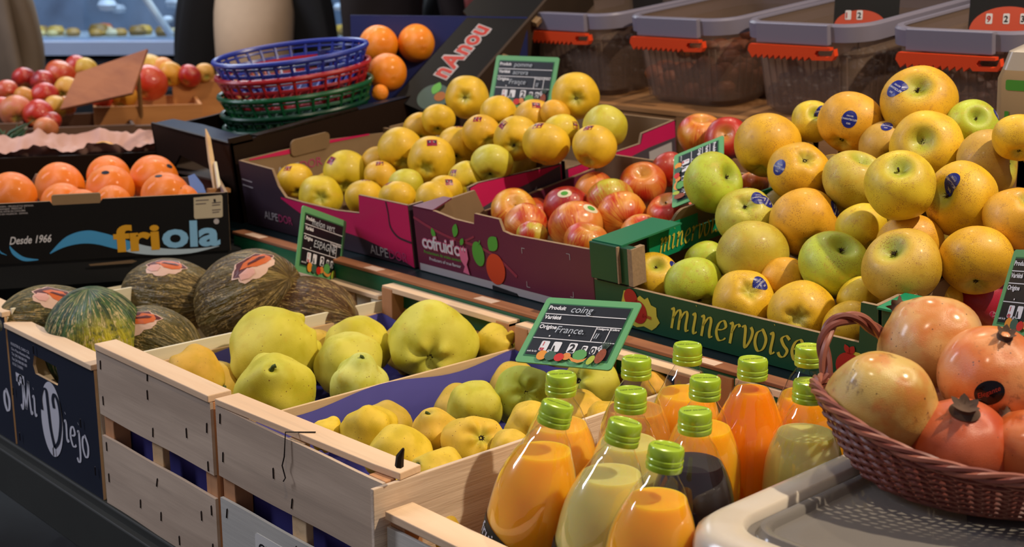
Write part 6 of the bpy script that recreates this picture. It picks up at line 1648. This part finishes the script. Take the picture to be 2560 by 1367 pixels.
# pomegranates
GP = 'pomegranates in the wicker basket'
fruit('p', at(2202, 1010, 1.205), .0505, 'd2b060', 'yellow-tan pomegranate with brown scuffs on top, over the basket end with the handle', GP, ('s', .35, .5, -1), (), 0)
fruit('p', at(2328, 862, 1.315), .0525, 'd8a86a', 'pale orange pomegranate with a dark purple scar, highest in the basket', GP, ('s', -.55, .75, -1), (), 1)
fruit('p', at(2478, 938, 1.235), .0495, 'dc9258', 'glossy orange pomegranate with a black oval sticker', GP, ('s', .05, .80), [('e', -.36, -.26, -.38, 1.0)], 2)
fruit('p', at(2402, 1115, 1.185), .0450, 'c8643e', 'red pomegranate with its dried crown pointing up, behind the basket rim', GP, ('s', -.12, .80), (), 0)
fruit('p', at(2572, 1130, 1.175), .0400, 'c8703c', 'orange-brown pomegranate cut by the picture edge at the basket rim', GP, None, (), 1)
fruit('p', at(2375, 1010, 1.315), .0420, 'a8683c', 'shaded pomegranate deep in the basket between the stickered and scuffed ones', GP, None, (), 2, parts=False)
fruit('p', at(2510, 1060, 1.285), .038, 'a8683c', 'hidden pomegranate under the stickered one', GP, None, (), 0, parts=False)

# ============================================================ price tags
m_tgreen = plain('tag_green_frame', '64a46c', .4, .10, 8); m_tdark = plain('tag_dark_green_bevel', '2f6a44', .4)
m_board = plain('chalk_black', '15161a', .45, .1, 20); m_chalk = plain('chalk_grey', 'b4bcc6', .8, .2, 90)
m_tw = plain('tag_white', 'dcdce0', .5); m_tred = plain('tag_red', 'c4263a', .5)
def price_tag(label, c, right, up, W_=.14, hand=(), price='2', dec='50', cat2=None, clip=None):
    right = Vector(right).normalized(); up = Vector(up); up = (up - right * up.dot(right)).normalized(); n = right.cross(up)
    r = empty('price_tag', label=label, cat='price tag', group='green framed chalk price tags')
    M = Matrix((right, up, n)).transposed().to_4x4(); M.translation = Vector(c); r.matrix_world = M
    k = W_ / 1.4; B_ = lambda z: (lambda u, v: ((u - .7) * k, (v - .525) * k, z * .0004 + .0005))
    MB().prism(rrect(-W_ / 2, W_ / 2, -W_ * .375, W_ * .375, W_ * .035), lambda u, v: (u, v, .0005), lambda u, v: (u, v, -.0015)).build('tag_frame', m_tgreen, r, smooth=False)
    def pl(nm, P, z, m): return flat(r, nm, poly_geo(P), B_(z), m)
    pl('bevel', [(.085, .10), (1.315, .10), (1.315, .955), (.085, .955)], 1, m_tdark)
    bd = pl('board', [(.105, .125), (1.295, .125), (1.295, .935), (.105, .935)], 2, m_board)
    for y in (.775, .62, .385): pl('ruled_line', [(.105, y - .006), (1.295, y - .006), (1.295, y + .006), (.105, y + .006)], 3, m_tw)
    for x in (.95, 1.15): pl('ruled_line', [(x - .006, .385), (x + .006, .385), (x + .006, .62), (x - .006, .62)], 3, m_tw)
    def tx(s, x, y, sz, m=m_tw, bold=.03, shear=.0, z=4, nm='lettering'):
        g = text2d(s, sz, bold, shear); return flat(r, nm, ([(a + x, b + y) for a, b in g[0]], g[1]), B_(z), m)
    tx('Produit', .12, .845, .085); tx('Variété', .12, .69, .085); tx('Origine', .12, .535, .085)
    tx('Catégorie', .965, .575, .042); tx('Calibre', 1.16, .575, .042); tx('soit le kg', .12, .16, .04, bold=.02); tx('€', .40, .15, .08)
    # price cards
    for i, (s, x) in enumerate((('1', .27), ('', .45), (price, .68))):
        pl('digit_card', rrect(x, x + .12, .19, .345, .02), 3, m_tw)
        if i == 0: tx('1', x + .035, .27, .085, m_tred, .02); tx('kg', x + .015, .20, .07, m_tred, .03)
        elif s: tx(s, x + .02, .205, .17, m_ink, .03)
        else: pl('digit_stroke', [(x + .02, .20), (x + .06, .20), (x + .035, .28), (x + .02, .28)], 4, m_ink)
    tx(',', .82, .19, .12, m_tw, .03)
    for i, ch in enumerate(dec): pl('digit_card', rrect(.88 + i * .13, .96 + i * .13, .20, .32, .02), 3, m_tw); tx(ch, .885 + i * .13, .205, .13, m_ink, .03)
    tx('€', 1.10, .235, .17, m_tw, .03)
    # printed fruit row
    def icon(nm, P, m, z=6): return pl(nm, P, z, m)
    icon('orange_print', ell(.37, .115, .075, .075, 20), plain('print_orange', 'e0922c', .5))
    icon('broccoli_print', ell(.50, .115, .085, .075, 9), plain('print_broccoli', '3c5c4a', .5), 7)
    icon('tomato_print', ell(.635, .10, .07, .062, 18), plain('print_tomato', 'c8281c', .5), 8)
    icon('peach_print', ell(.73, .125, .062, .055, 18), plain('print_peach', 'd8883c', .5), 7)
    icon('cabbage_print', ell(.90, .17, .10, .085, 10), plain('print_cabbage', '5a9a50', .5), 5)
    icon('banana_print', [(.78, .10), (.84, .055), (.93, .04), (1.0, .07), (1.03, .13), (.98, .10), (.92, .085), (.85, .095), (.80, .12)], plain('print_banana', 'd88c3c', .5), 8)
    icon('pear_print', ell(1.09, .10, .045, .075, 16, -.3), plain('print_pear', 'a8b83c', .5), 8)
    icon('pineapple_print', ell(1.20, .17, .065, .115, 16, -.1), plain('print_pineapple', '9a4a24', .5, .5, 300), 8)
    for a in (-.7, -.35, 0, .35, .7): icon('pineapple_leaf_print', [(1.18, .27), (1.205 + .13 * math.sin(a) , .27 + .17 * math.cos(a)), (1.23, .27)], plain('print_leaf', '3a4a3c', .5), 7)
    # handwriting
    for s, x, y, sz in hand:
        tx(s, x, y, sz, m_chalk, .0, .15, 9, 'handwriting')
    for x, y in ((.34, .42), (.62, .45), (.30, .24)): pl('eyelet', ell(x, y, .012, .012, 10), 5, m_tw)
    return r
price_tag('price tag chalked coing, France, propped on the quinces behind the bottles', (-1.082, 1.112, .954), (.975, .2, .099), (-.218, .765, .606), .1385,
          (('coing', .48, .80, .15), ('France.', .40, .47, .15), ('II', .99, .42, .12)), '2', '50')
price_tag('price tag chalked melon vert, Espagne, hung on the back rail of the melon crate', (-1.763, 1.208, .940), (-.368, .859, -.356), (-.192, .305, .933), .1415,
          (('melon vert', .28, .79, .16), ('ESPAGNE', .40, .45, .17), ('II', 1.0, .42, .12)), '2', '90')
price_tag('price tag chalked pomme, behind the golden apples of the purple carton', (-1.866, 1.759, 1.165), (.938, .347, .001), (-.131, .351, .927), .1355,
          (('pomme', .45, .82, .13), ('acrora', .45, .66, .13), ('France', .40, .46, .14), ('II', 1.0, .42, .12)), '2', '80')
price_tag('price tag turned on its side, half hidden behind a green-yellow apple', (-1.255, 1.545, 1.085), (.523, -.636, -.568), (.847, .318, .425), .115,
          (('pomme', .45, .82, .14), ('France', .40, .46, .14)), '2', '50')
price_tag('price tag cut by the picture edge above the pomegranates', (-.619, 1.333, 1.052), (.837, -.512, .194), (.017, .379, .925), .126,
          (('pomme', .5, .80, .14),), '2', '50')
